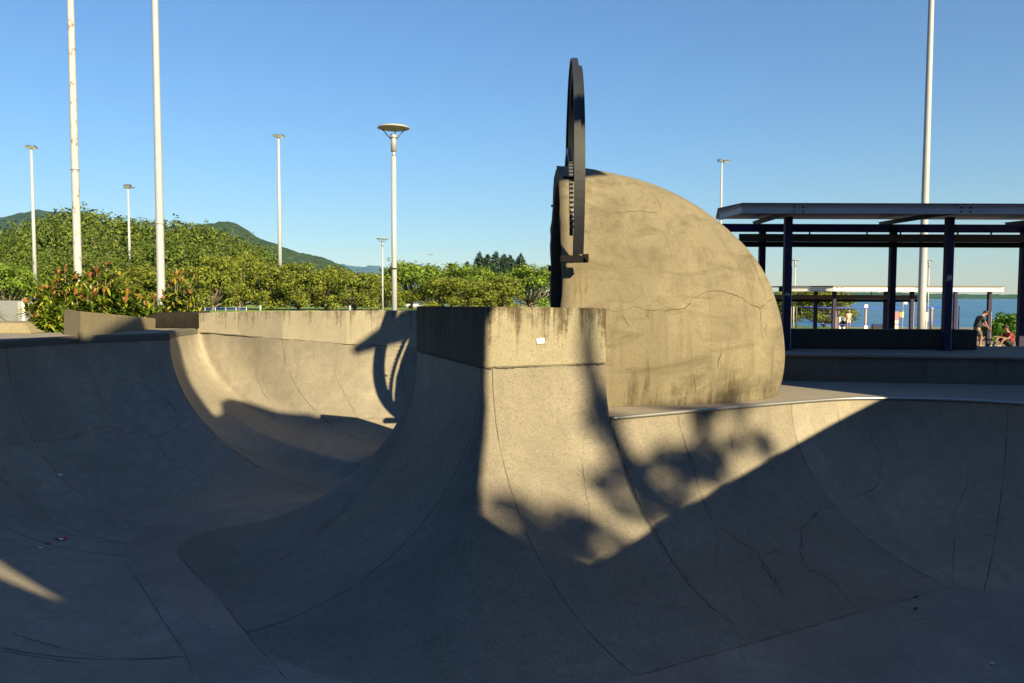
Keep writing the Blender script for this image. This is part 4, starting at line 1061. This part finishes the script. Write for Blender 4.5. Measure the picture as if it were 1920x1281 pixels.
def shrub(px, top, wpx, base_py, Y, seed, red, label, dens=1.0):
    rnd = random.Random(seed); c = at(px, 600, Y); zt = at(px, top, Y).z; zb = ZL if Y < 19.5 else .3; w_ = wpx/F*Y
    root = empty('croton_shrub', (c.x, Y, zb), label, 'shrub', 'red tipped shrubs behind the planter wall')
    bl = bmesh.new(); bs = bmesh.new()
    H_s = zt-zb; ns = int(26*dens)
    for i in range(ns):
        a = rnd.uniform(0, 6.28); q = math.sqrt(rnd.random()); h = H_s*(1-.45*q*q)*rnd.uniform(.62, .98)
        bx, by = c.x+.25*q*w_*.5*math.cos(a), Y+.25*q*w_*.5*math.sin(a); tx, ty = c.x+q*w_*.45*math.cos(a), Y+q*w_*.42*math.sin(a)
        tube(bs, [(bx, by, zb), ((bx+tx)/2, (by+ty)/2, zb+h*.6), (tx, ty, zb+h)], [.018, .012, .006], 4)
        for lv in range(7):
            t = .25+.75*lv/6; px_, py_, pz_ = bx+(tx-bx)*t, by+(ty-by)*t, zb+h*t
            for k in range(6 if lv < 6 else 5):
                aa = rnd.uniform(0, 6.28); el = rnd.uniform(-.1, .8) if lv < 6 else rnd.uniform(.8, 1.4)
                blade(bl, V(px_, py_, pz_), V(math.cos(aa)*math.cos(el), math.sin(aa)*math.cos(el), math.sin(el)), rnd.uniform(.18, .33), rnd.uniform(.05, .08), rnd.uniform(.1, .6), 1 if rnd.random() < .34 and lv > 2 else 0)
        if rnd.random() < red*.75:
            for k in range(rnd.randint(7, 12)):
                aa = rnd.uniform(0, 6.28); el = rnd.uniform(.7, 1.5); blade(bl, V(tx, ty, zb+h), V(math.cos(aa)*math.cos(el), math.sin(aa)*math.cos(el), math.sin(el)), rnd.uniform(.12, .24), rnd.uniform(.045, .07), .1, 2)
    obj('leaves', bl, [SL['green'], SL['yellow'], SL['red']], root)
    obj('stems', bs, BARK, root)
shrub(82, 530, 80, 600, 17.2, 1, .35, 'loose croton shrub in front of the leftmost mast foot')
shrub(128, 488, 78, 600, 17.6, 2, .7, 'tallest croton with red top just left of the rusty pole')
shrub(190, 486, 84, 600, 17.9, 3, .6, 'croton with orange sprays right of the rusty pole')
shrub(160, 545, 90, 600, 17.0, 4, .4, 'low dense croton behind the tall end of the planter wall', 1.3)
shrub(228, 520, 76, 600, 18.6, 5, .35, 'green croton with few red tips in the middle of the hedge')
shrub(285, 535, 70, 600, 19.6, 6, .35, 'croton at the foot of the second tall pole')
shrub(336, 497, 82, 600, 19.8, 7, .65, 'croton with bright red top above the dark box', 1.3)
shrub(100, 575, 62, 620, 16.4, 8, .08, 'dark shaded shrub left of the planter wall end', 1.6)
shrub(262, 570, 60, 600, 18.9, 9, .1, 'low dark shrub behind the thin end of the planter wall')
shrub(360, 560, 44, 600, 19.7, 10, .15, 'low green croton beside the corner of the pale wall')

# ---------------------------------------------------------------- small things at the left edge
def mbox(name, px0, px1, y0, y1, Y, depth, m, label, cat, bevel=.01, parent=None):
    a = at(px0, y1, Y); b_ = at(px1, y0, Y); bm = bmesh.new()
    box(bm, ((a.x+b_.x)/2, Y+depth/2, (a.z+b_.z)/2), (b_.x-a.x, depth, b_.z-a.z), bevel=bevel)
    o = obj(name, bm, m, parent)
    if parent is None: tag(o, label, cat)
    return o
cab = empty('utility_cabinet', (at(20, 600, 24).x, 24, .3), 'plain grey metal cabinet behind the ledge at the left edge', 'cabinet')
mbox('cabinet_body', -60, 32, 564, 632, 24, .8, plain('grey cabinet paint', (.16, .17, .19), .5), '', '', parent=cab)
mbox('cabinet_side', 33, 42, 565, 632, 24.02, .78, plain('light grey cabinet paint', (.25, .26, .27), .5), '', '', parent=cab)
mbox('edge_trim', 42.3, 44.5, 562, 632, 24.0, .06, M['white'], '', '', parent=cab)
pb = empty('poster_board', (at(51, 600, 27).x, 27, .3), 'small cyan and white poster board between cabinet and shrubs', 'poster')
mbox('frame', 44, 69, 588.5, 616, 27.03, .05, plain('dark blue board', (.03, .06, .12)), '', '', parent=pb)
pm, nt, b = mat('poster print'); g = N(nt); vv = g.noise(g.coords((3, 3, 2.2)), 2.2, 3, .5, 1.5)
g.l(g.mix(g.ramp(vv, [(.45, 0.0), (.55, 1.0)]), (.05, .42, .62), (.75, .75, .85)), b.inputs['Base Color'])
mbox('poster', 45, 56, 590, 611, 26.98, .02, pm, '', '', parent=pb)
for k, (yy, Y) in enumerate(((618, 24.5), (625, 21.5))):
    a = at(20, yy, Y); bm = bmesh.new(); zt = a.z
    box(bm, (-12.2+(0 if k else -1.2), Y+1.2, (zt+.2)/2), (7, 3-.02, zt-.2), bevel=.02)
    tag(obj('concrete_step', bm, M['deck']), ['upper pale concrete step below the poster board', 'lower concrete step between ledge and shrub'][k], 'step')
# fence of thin bars behind the cabinet
fr = empty('bar_fence', (at(60, 580, 29).x, 29, .3), 'thin vertical bar fence glimpsed behind the left shrub', 'fence')
bm = bmesh.new()
for k in range(16):
    x = at(43, 580, 29).x+.055*k*1.0; tube(bm, [(x, 29, .35), (x, 29, 1.45)], .009, 5)
x0 = at(43, 580, 29).x; tube(bm, [(x0-.1, 29, 1.42), (x0+1.0, 29, 1.42)], .014, 5); tube(bm, [(x0-.1, 29, .4), (x0+1.0, 29, .4)], .014, 5)
obj('bar_panel', bm, M['iron'], fr)
# dark spiky plant at the very edge
sp = empty('spiky_plant', (at(2, 600, 16.9).x, 16.9, ZL), 'dark spiky plant at the very left picture edge', 'plant')
bm = bmesh.new(); rnd = random.Random(5); c = at(-12, 606, 17.8)
for k in range(40):
    a = rnd.uniform(0, 6.28); el = rnd.uniform(.1, 1.2); blade(bm, V(c.x, 17.8, ZL+.25), V(math.cos(a)*math.cos(el), math.sin(a)*math.cos(el), math.sin(el)), rnd.uniform(.3, .5), .03, .5)
obj('leaves', bm, SL['green'], sp)
# railing on the lawn
rl = empty('blue_railing', (at(420, 580, 100).x, 100, -.4), 'low blue railing on the lawn behind the far wall', 'railing')
bm = bmesh.new(); xa, xb_ = at(365, 580, 100).x, at(462, 580, 100).x
for z in (.12, -.12): tube(bm, [(xa, 100, z), (xb_, 100, z)], .045, 6)
obj('rail', bm, plain('blue rail paint', (.03, .06, .25)), rl)
for k in range(6):
    bm = bmesh.new(); x = xa+(xb_-xa)*k/5; tube(bm, [(x, 100, -.45), (x, 100, .2)], .05, 6); obj('post', bm, M['lamp'], rl)
for i, (px, lb) in enumerate(((488, 'short white bollard on the lawn left of the middle floodlight mast'), (656, 'short white bollard on the lawn below the low olive trees'))):
    X = at(px, 570, 105).x; bm = bmesh.new(); tube(bm, [(X, 105, -.45), (X, 105, .35), (X, 105, .42)], [.16, .14, .08], 8)
    tag(obj('bollard', bm, M['pole']), lb, 'bollard')
print('poles ok')
# ---------------------------------------------------------------- shore things on the right
SANDW = M['white']
def fbox(bm, px0, px1, y0, y1, Y, depth, bevel=.01, mi=0):
    a = at(px0, y1, Y); b_ = at(px1, y0, Y); box(bm, ((a.x+b_.x)/2, Y+depth/2, (a.z+b_.z)/2), (b_.x-a.x, depth, b_.z-a.z), bevel=bevel, mi=mi)
# volleyball net
YN = 66
net = empty('volleyball_net', (at(1600, 600, YN).x, YN, gz(at(1600, 600, YN).x, YN)), 'long blue edged volleyball net in front of the sea', 'volleyball net')
blue = plain('blue net tape', (.02, .05, .42), .5)
def ptat(px, py): return at(px, py, YN)
bm = bmesh.new(); tube(bm, [ptat(1503, 575.5), ptat(1560, 577.5), ptat(1640, 578.5), ptat(1720, 577.5), ptat(1770, 576)], .042, 6); obj('top_tape', bm, blue, net)
bm = bmesh.new(); tube(bm, [ptat(1507, 603.5), ptat(1530, 606), ptat(1560, 609), ptat(1640, 610), ptat(1700, 608), ptat(1770, 602)], .035, 6); obj('bottom_tape', bm, blue, net)
bm = bmesh.new(); tube(bm, [ptat(1503, 575.5), ptat(1502.5, 588), ptat(1507, 603.5)], .02, 5)
for k in range(1, 60):
    px = 1503+k*4.5; t = (px-1503)/267; tube(bm, [ptat(px, 575.6+2.6*math.sin(t*3.1)), ptat(px, 603.5+6*math.sin(t*3.1))], .0035, 3)
for k in range(1, 7):
    tube(bm, [ptat(1503+267*j/8, 575.5+28*k/7+2.6*math.sin(j/8*3.1)+(3.4*k/7)*math.sin(j/8*3.1)) for j in range(9)], .0035, 3)
obj('netting', bm, M['lampdark'], net)
for px in (1478, 1798):
    q = ptat(px, 590); bm = bmesh.new(); z0 = gz(q.x, YN); tube(bm, [(q.x, YN, z0), (q.x, YN, ptat(px, 574).z)], .05, 8); obj('net_post', bm, M['purple'], net)
bm = bmesh.new(); tube(bm, [ptat(1478, 575), ptat(1503, 575.5)], .01, 4); obj('rope', bm, M['lampdark'], net)
# three thin posts by the first column
for i, (px, lb) in enumerate(((1482.5, 'pinkish post nearest the first pavilion column'), (1487.5, 'middle pale post of three by the first column'), (1493, 'dark right hand post of three by the first column'))):
    Y = 78+i; q = at(px, 600, Y); bm = bmesh.new(); z0 = gz(q.x, Y)
    tube(bm, [(q.x, Y, z0), (q.x, Y, at(px, 575, Y).z), (q.x, Y, at(px, 574.4, Y).z)], [.085, .075, .03], 8)
    tag(obj('shore_post', bm, [plain('pink grey post', (.35, .25, .23)), M['pole'], M['beam']][i]), lb, 'post')
# white box with round hatch
bx = empty('service_box', (at(1576, 605, 72).x, 72, gz(at(1576, 605, 72).x, 72)), 'white box with dark round hatch behind the pavilion', 'box')
bm = bmesh.new(); fbox(bm, 1573, 1585, 595, 618, 72, 1.0); obj('box_front', bm, M['white'], bx)
bm = bmesh.new(); fbox(bm, 1566.5, 1572.7, 595.5, 618, 72.05, .95); obj('box_side', bm, plain('brown panel', (.10, .06, .045)), bx)
bm = bmesh.new(); q = at(1580.5, 607, 71.97); tube(bm, [q, q+V(0, -.05, 0)], .30, 20); obj('round_hatch', bm, M['iron'], bx)
# pale tall post with box, pink board, beach sign post
def post_thing(name, label, cat, Y, parts):
    X = at(parts[0][1], 600, Y).x; root = empty(name, (X, Y, gz(X, Y)), label, cat)
    for nm, x0, x1, y0, y1, m in parts:
        bm = bmesh.new(); fbox(bm, x0, x1, y0, y1, Y+random.uniform(-.03, .03), .18, bevel=.01); obj(nm, bm, m, root)
pk = plain('faded pink paint', (.42, .27, .24)); rd = plain('pinkish red board', (.48, .13, .16)); yl = plain('cream panel', (.55, .50, .32))
post_thing('totem_post', 'pinkish totem post with white top left of the centre column', 'post', 70, [('shaft', 1622, 1625.8, 577, 618, pk), ('head', 1621, 1627.6, 571.5, 577, M['white']), ('foot_box', 1620.5, 1627, 611, 618, M['white'])])
post_thing('notice_board', 'pink and red notice board right of the centre column', 'notice board', 74, [('board', 1676, 1685.5, 584.5, 600, rd), ('lower_panel', 1676.5, 1685, 600.3, 618, plain('pale pink panel', (.5, .36, .33))), ('pictogram', 1679, 1681.6, 590, 593, M['iron'])])
post_thing('beach_sign', 'white sign post with cream and white panels beside the pink board', 'sign', 78, [('post', 1692, 1694.2, 562, 618, M['white']), ('cream_panel', 1686, 1690.5, 585.5, 595, plain('olive panel', (.25, .24, .08))), ('white_panel', 1690.8, 1694.8, 585, 595.5, yl), ('camera_box', 1696, 1701.5, 562, 570.5, M['white'])])
post_thing('meter_box', 'cream meter box on a short stand right of the tall pale pole', 'box', 60, [('box', 1733.5, 1741, 585.5, 603, plain('cream grey box', (.45, .44, .38))), ('stand', 1736, 1738.5, 603.2, 618, M['lamp'])])
bl = empty('beach_bollard', (at(1746, 600, 66).x, 66, gz(26, 66)), 'brown bollard with pale cap right of the meter box', 'bollard')
bm = bmesh.new(); q = at(1746.3, 600, 66); tube(bm, [(q.x, 66, gz(q.x, 66)), (q.x, 66, at(1746, 581, 66).z)], .105, 10); obj('shaft', bm, plain('brown post', (.22, .15, .13)), bl)
bm = bmesh.new(); tube(bm, [(q.x, 66, at(1746, 581, 66).z), (q.x, 66, at(1746, 577, 66).z)], .12, 10); obj('cap', bm, M['pole'], bl)
# tall lifeguard chair
YC = 40; lg = empty('lookout_chair', (at(1788, 600, YC).x, YC, gz(at(1788, 600, YC).x, YC)), 'tall thin metal lookout chair behind the bench', 'chair')
z0 = gz(20, YC); bm = bmesh.new()
for px0, px1 in ((1783.5, 1786), (1795.5, 1793)):
    for dy in (0, .5): tube(bm, [V(at(px0, 620, YC).x, YC+dy, z0), V(at(px1, 592, YC).x, YC+dy, at(1788, 592, YC).z)], .012, 6)
for py in (592, 598, 604): tube(bm, [at(1785.8-(py-592)*.08, py, YC), at(1793.2+(py-592)*.08, py, YC)], .010, 6)
tube(bm, [at(1764, 617, YC), at(1770.5, 600, YC)], .014, 6)
obj('chair_frame', bm, M['lampdark'], lg)
bm = bmesh.new(); fbox(bm, 1785, 1794.5, 608, 618, YC+.1, .35); obj('seat_panel', bm, M['beam'], lg)
# slatted park bench silhouette
pbn = empty('slatted_bench', (at(1650, 612, 45).x, 45, gz(at(1650, 612, 45).x, 45)), 'dark slatted park bench left of the centre column', 'bench')
for k in range(4):
    bm = bmesh.new(); a, b_ = at(1634, 608.5+2.2*k, 45), at(1663, 608.5+2.2*k, 45); box(bm, ((a.x+b_.x)/2, 45+.03*k, a.z), (b_.x-a.x, .03, .045)); obj('slat', bm, M['iron'], pbn)
bm = bmesh.new(); a, b_ = at(1634, 617.5, 45), at(1663, 617.5, 45); box(bm, ((a.x+b_.x)/2, 44.75, a.z), (b_.x-a.x, .45, .04)); obj('seat', bm, M['iron'], pbn)
for px in (1636, 1661):
    q = at(px, 612, 45); bm = bmesh.new(); box(bm, (q.x, 45.02, (gz(q.x, 45)+at(px, 608, 45).z)/2), (.05, .05, at(px, 608, 45).z-gz(q.x, 45))); obj('leg', bm, M['iron'], pbn)
# cars and red dressed person far beyond the block top
def car(px, Y, col, label):
    X = at(px, 570, Y).x; z0 = -.45; root = empty('parked_car', (X, Y, z0), label, 'car', 'cars parked beyond the lawn')
    bm = bmesh.new(); prism(bm, [(X-2.1, Y-.85), (X+2.1, Y-.85), (X+2.1, Y+.85), (X-2.1, Y+.85)], z0+.3, z0+.85); bev(bm, .12); obj('body', bm, plain('car paint', col, .3), root)
    bm = bmesh.new(); 
    lo = [bm.verts.new((X+dx, Y+dy, z0+.85)) for dx, dy in ((-1.5, -.78), (1.3, -.78), (1.3, .78), (-1.5, .78))]; hi = [bm.verts.new((X+dx, Y+dy, z0+1.42)) for dx, dy in ((-1.0, -.65), (.7, -.65), (.7, .65), (-1.0, .65))]
    bm.faces.new(hi); 
    for j in range(4): bm.faces.new((lo[j], lo[(j+1) % 4], hi[(j+1) % 4], hi[j]))
    bmesh.ops.recalc_face_normals(bm, faces=bm.faces); obj('cabin', bm, plain('car glass', (.10, .14, .2), .15), root)
    bm = bmesh.new(); box(bm, (X-.15, Y, z0+1.44), (1.75, 1.3, .05), bevel=.02); obj('roof', bm, plain('car roof paint', col, .3), root)
    for dx in (-1.35, 1.35):
        for dy in (-.86, .86):
            bm = bmesh.new(); tube(bm, [(X+dx, Y+dy-.1, z0+.33), (X+dx, Y+dy+.1, z0+.33)], .33, 14); obj('wheel', bm, M['iron'], root)
car(786, 132, (.35, .40, .48), 'pale grey car half hidden behind the block top')
car(812, 136, (.25, .42, .65), 'pale blue car just right of the pale grey one')

# ---------------------------------------------------------------- people
SKIN = plain('skin', (.24, .13, .085), .6, var=.05); HAIR = plain('dark hair', (.018, .012, .010), .7)
def skin_body(name, verts, edges, radii, m, parent, sub=2):
    me = bpy.data.meshes.new(name); me.from_pydata(verts, edges, []); o = bpy.data.objects.new(name, me); C.objects.link(o)
    md = o.modifiers.new('s', 'SKIN'); sv = me.skin_vertices[0].data
    for i, r in enumerate(radii):
        sv[i].radius = (r, r) if not isinstance(r, tuple) else r
    sv[0].use_root = True; md.use_smooth_shade = True
    sb = o.modifiers.new('u', 'SUBSURF'); sb.levels = sub; sb.render_levels = sub
    dg = bpy.context.evaluated_depsgraph_get(); dg.update()
    nm = bpy.data.meshes.new_from_object(o.evaluated_get(dg)); bpy.data.objects.remove(o)
    nm.name = name; nm.materials.clear(); nm.materials.append(m)
    o2 = bpy.data.objects.new(name, nm); C.objects.link(o2)
    if parent: o2.parent = parent; nm.transform(parent_matrix(parent).inverted())
    for p in nm.polygons: p.use_smooth = True
    return o2
def person(label, origin, J, top, bottom, shoe, face, fine=True, group=None, hair=HAIR, skin=SKIN, glasses=True):
    """J: joints in local metres (x right in picture, y away, z up); face: unit vector the head looks along"""
    root = empty('person', origin, label, 'person', group); O = Vector(origin); W = {k: O+Vector(v) for k, v in J.items()}
    fc = Vector(face).normalized()
    vs = [W['pelvis'], W['waist'], W['chest'], W['neck'], W['neck']+(W['head']-W['neck'])*.45, W['head']-fc*.005, W['head']+(W['head']-W['neck']).normalized()*.085]
    es = [(0, 1), (1, 2), (2, 3), (3, 4), (4, 5), (5, 6)]; rs = [(.15, .11), (.135, .10), (.16, .11), (.065, .065), (.058, .058), (.088, .10), (.06, .07)]
    def chain(start, pts, rad):
        i = start
        for p, r in zip(pts, rad): vs.append(p); rs.append(r); es.append((i, len(vs)-1)); i = len(vs)-1
        return i
    for s_ in ('l', 'r'):
        e = chain(2, [W[s_+'sho'], W[s_+'elb'], W[s_+'wri'], W[s_+'wri']+(W[s_+'wri']-W[s_+'elb']).normalized()*.06], [.055, .042, .028, (.038, .018)])
        e2 = chain(0, [W[s_+'hip'], W[s_+'kne'], W[s_+'ank'], W[s_+'toe']], [.095, .062, .042, .035])
        if fine:
            hd = (W[s_+'wri']-W[s_+'elb']).normalized(); sd = hd.cross(V(0, 0, 1)); sd = sd.normalized() if sd.length > .1 else V(1, 0, 0); dn = hd.cross(sd)*-1
            if dn.z > 0: dn = -dn
            for k, ln in enumerate((.055, .068, .072, .062, .048)):
                if k == 0: b0 = vs[e]+sd*.035-hd*.03; chain(e-0, [b0+sd*.01, b0+sd*.03+hd*.03, b0+sd*.035+hd*.06+dn*.01], [.011, .010, .008])
                else:
                    b0 = vs[e]+sd*(.028-.019*(k-1))+hd*.02; chain(e, [b0+hd*.015, b0+hd*(.015+ln*.5)+dn*.008, b0+hd*ln+dn*.03], [.010, .009, .008])
    skin_body('body', [tuple(v) for v in vs], es, rs, skin, root)
    # clothes: top and bottom as skinned shells over the body
    sl = .62
    tv = [W['waist']+(W['pelvis']-W['waist'])*1.0, W['waist'], W['chest'], W['chest']+(W['neck']-W['chest'])*.72]; te_ = [(0, 1), (1, 2), (2, 3)]; tr = [(.192, .150), (.178, .138), (.19, .135), (.10, .085)]
    for s_ in ('l', 'r'):
        n = len(tv); tv += [W[s_+'sho'], W[s_+'sho'].lerp(W[s_+'elb'], sl)]; tr += [.078, .068]; te_ += [(2, n), (n, n+1)]
    skin_body('shirt', [tuple(v) for v in tv], te_, tr, top, root)
    bv_ = [W['pelvis']+(W['waist']-W['pelvis'])*.35, W['pelvis']]; be = [(0, 1)]; br = [(.165, .125), (.17, .13)]
    for s_ in ('l', 'r'):
        n = len(bv_); bv_ += [W[s_+'hip'], W[s_+'hip'].lerp(W[s_+'kne'], .55), W[s_+'hip'].lerp(W[s_+'kne'], .97)]; br += [.115, .098, .085]; be += [(1, n), (n, n+1), (n+1, n+2)]
    skin_body('shorts', [tuple(v) for v in bv_], be, br, bottom, root)
    for s_ in ('l', 'r'):
        d = (W[s_+'toe']-W[s_+'ank']); d.z = 0; d = d.normalized(); a = W[s_+'ank']
        skin_body('shoe', [tuple(a+V(0, 0, .01)), tuple(a+V(0, 0, -.035)-d*.03), tuple(a+d*.10+V(0, 0, -.045)), tuple(a+d*.18+V(0, 0, -.05))], [(0, 1), (1, 2), (2, 3)], [.05, .048, .045, .036], shoe, root)
    up = (W['head']-W['neck']).normalized(); sd = up.cross(fc).normalized(); h = W['head']
    bm = bmesh.new(); bmesh.ops.create_uvsphere(bm, u_segments=16, v_segments=10, radius=1)
    mtx = Matrix((( sd.x, fc.x, up.x, 0), (sd.y, fc.y, up.y, 0), (sd.z, fc.z, up.z, 0), (0, 0, 0, 1)))
    bmesh.ops.transform(bm, matrix=Matrix.Translation(h+up*.055-fc*.022) @ mtx @ Matrix.Diagonal((.098, .108, .105, 1)), verts=bm.verts)
    bmesh.ops.bisect_plane(bm, geom=bm.verts[:]+bm.edges[:]+bm.faces[:], plane_co=h+up*.03+fc*.03, plane_no=(fc*.8-up*.6), clear_outer=True)
    obj('hair', bm, hair, root, smooth=True)
    bm = bmesh.new()      # nose, ears, eyes and mouth as one face mesh
    box(bm, h+fc*.105-up*.0, (.022, .022, .04), bevel=.005)
    for s_ in (-1, 1): box(bm, h+sd*.088*s_-fc*.005, (.022, .02, .05), bevel=.006)
    obj('face_features', bm, skin, root)
    bm = bmesh.new()
    for s_ in (-1, 1):
        c = h+fc*.094+up*.022+sd*.033*s_; bmesh.ops.create_uvsphere(bm, u_segments=8, v_segments=6, radius=(.024 if glasses else .011), matrix=Matrix.Translation(c))
    if glasses: tube(bm, [h+fc*.105+up*.024-sd*.04, h+fc*.105+up*.024+sd*.04], .006, 5)
    obj('sunglasses' if glasses else 'eyes', bm, M['iron'], root)
    bm = bmesh.new(); tube(bm, [h+fc*.092-up*.048-sd*.022, h+fc*.099-up*.049, h+fc*.092-up*.048+sd*.022], .005, 5); obj('mouth', bm, plain('lips', (.22, .08, .06)), root)
    return root
YP = 33.2; gp = -.45
q = at(1835, 646, YP)
cloth = lambda n, c: plain(n, c, .9, var=.15, scale=20)
person('man in dark shirt and grey shorts bending forward beside the pavilion column', (q.x, YP, gp),
  dict(pelvis=(-.13, .0, .80), waist=(-.08, 0, .93), chest=(.02, 0, 1.17), neck=(.13, 0, 1.34), head=(.25, 0, 1.43),
       lsho=(.04, -.19, 1.25), lelb=(.14, -.22, .98), lwri=(.33, -.13, .79), rsho=(.06, .19, 1.26), relb=(.22, .22, 1.0), rwri=(.40, .08, .82),
       lhip=(-.11, -.10, .78), lkne=(.03, -.12, .44), lank=(-.03, -.12, .08), ltoe=(.14, -.14, .03), rhip=(-.11, .10, .78), rkne=(.10, .13, .46), rank=(.16, .13, .08), rtoe=(.34, .12, .03)),
  cloth('dark grey shirt', (.022, .026, .032)), cloth('grey shorts', (.075, .072, .065)), cloth('pale shoes', (.5, .48, .45)), (.85, -.25, -.45))
q = at(1886, 648, 33.6)
person('seated man in red shirt and black shorts with arms resting on his knees', (q.x, 33.6, gp),
  dict(pelvis=(.19, 0, .14), waist=(.20, 0, .27), chest=(.12, 0, .50), neck=(.03, 0, .66), head=(-.02, 0, .80),
       lsho=(.09, -.19, .56), lelb=(-.06, -.24, .36), lwri=(-.33, -.18, .42), rsho=(.09, .19, .56), relb=(-.10, .22, .38), rwri=(-.36, .12, .42),
       lhip=(.12, -.11, .13), lkne=(-.22, -.20, .36), lank=(-.36, -.16, .08), ltoe=(-.52, -.18, .03), rhip=(.12, .11, .13), rkne=(-.25, .16, .40), rank=(-.44, .14, .08), rtoe=(-.60, .13, .03)),
  cloth('dark red shirt', (.22, .025, .045)), cloth('black shorts', (.015, .015, .02)), cloth('grey shoes', (.3, .3, .3)), (-.95, -.2, -.15))
stand = dict(pelvis=(0, 0, .92), waist=(0, 0, 1.06), chest=(0.01, 0, 1.30), neck=(.02, 0, 1.47), head=(.04, 0, 1.60), lsho=(-.19, 0, 1.40), lelb=(-.23, -.03, 1.12), lwri=(-.16, -.15, .93), rsho=(.19, 0, 1.40), relb=(.23, -.02, 1.12), rwri=(.18, -.14, .93),
             lhip=(-.10, 0, .90), lkne=(-.11, -.02, .49), lank=(-.11, .02, .08), ltoe=(-.12, -.14, .03), rhip=(.10, 0, .90), rkne=(.11, -.03, .49), rank=(.12, .02, .08), rtoe=(.13, -.14, .03))
def small(px, py_top, Y, label, c1, c2, face=(0, -1, 0), shoe=(.3, .3, .3), hair=HAIR):
    X = at(px, 600, Y).x; z0 = gz(X, Y) if Y > 40 else -.45
    person(label, (X, Y, z0), stand, cloth('shirt', c1), cloth('trousers', c2), cloth('shoes', shoe), face, fine=False, glasses=False, hair=hair)
small(1591, 588, 76, 'person in pink and white standing beyond the volleyball net', (.55, .32, .32), (.5, .4, .36), hair=plain('pale hat', (.5, .42, .38)))
small(1571.5, 585, 74, 'dark clothed person behind the white service box', (.02, .02, .025), (.02, .02, .03))
small(1661, 590, 72, 'person in grey partly hidden by the centre pavilion column', (.12, .14, .2), (.2, .25, .35))
small(772, 557, 120, 'person in red top on the lawn left of the block top', (.5, .02, .02), (.05, .05, .05))

# ---------------------------------------------------------------- litter in the bowl, aircraft
def on_bowl(px, py):
    r = ray(px, py).normalized(); h = bowl_bvh.ray_cast(camp, r); n = h[1] if h[1].dot(r) < 0 else -h[1]; return h[0], n
def scrap(name, px, py, sz, mats, label, cat, seed, bands=0):
    p, n = on_bowl(px, py); rnd = random.Random(seed); t = n.orthogonal().normalized(); b2 = n.cross(t); bm = bmesh.new(); K = 7; g_ = []
    for i in range(K):
        row = []
        for j in range(K):
            u, v = (i/(K-1)-.5), (j/(K-1)-.5)*.6; hgt = .006+sz*.25*abs(noise.noise(V(u*3+seed, v*3, seed)))+sz*.35*max(0, abs(u)-.25)
            row.append(bm.verts.new(p+t*u*sz+b2*v*sz+n*hgt))
        g_.append(row)
    for i in range(K-1):
        for j in range(K-1): f = bm.faces.new((g_[i][j], g_[i+1][j], g_[i+1][j+1], g_[i][j+1])); f.material_index = 1 if bands and i in (2, 3) and j in (1, 2, 3, 4) else 0
    tag(obj(name, bm, mats), label, cat)
red = plain('red foil', (.45, .02, .06), .35); wht = plain('white paper', (.7, .68, .72), .5)
scrap('snack_wrapper', 114, 1012, .14, [red, wht], 'crumpled red and white snack wrapper lying on the left bowl floor', 'wrapper', 3, 1)
scrap('foil_scrap', 91, 1020, .06, [red], 'small red scrap just left of the crumpled wrapper', 'litter', 5)
scrap('paper_scrap', 75, 1028, .06, [wht], 'thin pale paper strip left of the red scrap', 'litter', 6)
scrap('paper_scrap', 112, 891, .07, [wht], 'pale paper scrap high on the left bowl wall', 'litter', 8)
scrap('paper_scrap', 236, 990, .035, [wht], 'tiny pale paper scrap near the foot of the left bowl wall', 'litter', 9)
scrap('paper_scrap', 400, 1177, .03, [wht], 'tiny white scrap on the channel floor', 'litter', 10)
scrap('dry_leaf', 1717, 1120, .055, [plain('dry leaf', (.03, .022, .018))], 'small dark dry leaf beside the right floor seam', 'leaf', 11)
scrap('dry_leaf', 1716, 1142, .06, [plain('dry leaf brown', (.035, .025, .02))], 'dark dry leaf lying on the right bowl floor', 'leaf', 12)
scrap('dry_leaf', 1860, 1246, .05, [plain('pale leaf', (.4, .4, .38))], 'pale small leaf near the lower right corner', 'leaf', 13)
ac = empty('aircraft', at(808, 478, 1500), 'tiny distant aircraft low over the trees', 'aircraft')
bm = bmesh.new(); c = at(808, 478, 1500); tube(bm, [c+V(-4.5, 0, 0), c+V(-3.5, 0, .1), c+V(3.5, 0, .2), c+V(5, 0, .5)], [.1, .55, .45, .1], 8); obj('fuselage', bm, M['lampdark'], ac)
bm = bmesh.new(); box(bm, c+V(-.5, 0, .5), (1.6, 11, .15), bevel=.05); obj('wing', bm, M['lamp'], ac)
bm = bmesh.new(); box(bm, c+V(4.6, 0, 1.1), (1.0, .15, 1.4), bevel=.04); obj('tail', bm, M['lamp'], ac)
print('all ok')

# ---------------------------------------------------------------- air
bm = bmesh.new(); box(bm, (0, 5500, 745), (22600, 12800, 1520))
hz, nt, b = mat('haze air'); nt.nodes.remove(b)
pv = nt.nodes.new('ShaderNodeVolumePrincipled'); pv.inputs['Color'].default_value = (.6, .86, 1.0, 1); pv.inputs['Density'].default_value = HAZE; pv.inputs['Anisotropy'].default_value = 0.2
nt.links.new(pv.outputs[0], nt.nodes['Material Output'].inputs['Volume'])
tag(obj('haze', bm, hz), 'thin blue sea haze', kind='stuff')
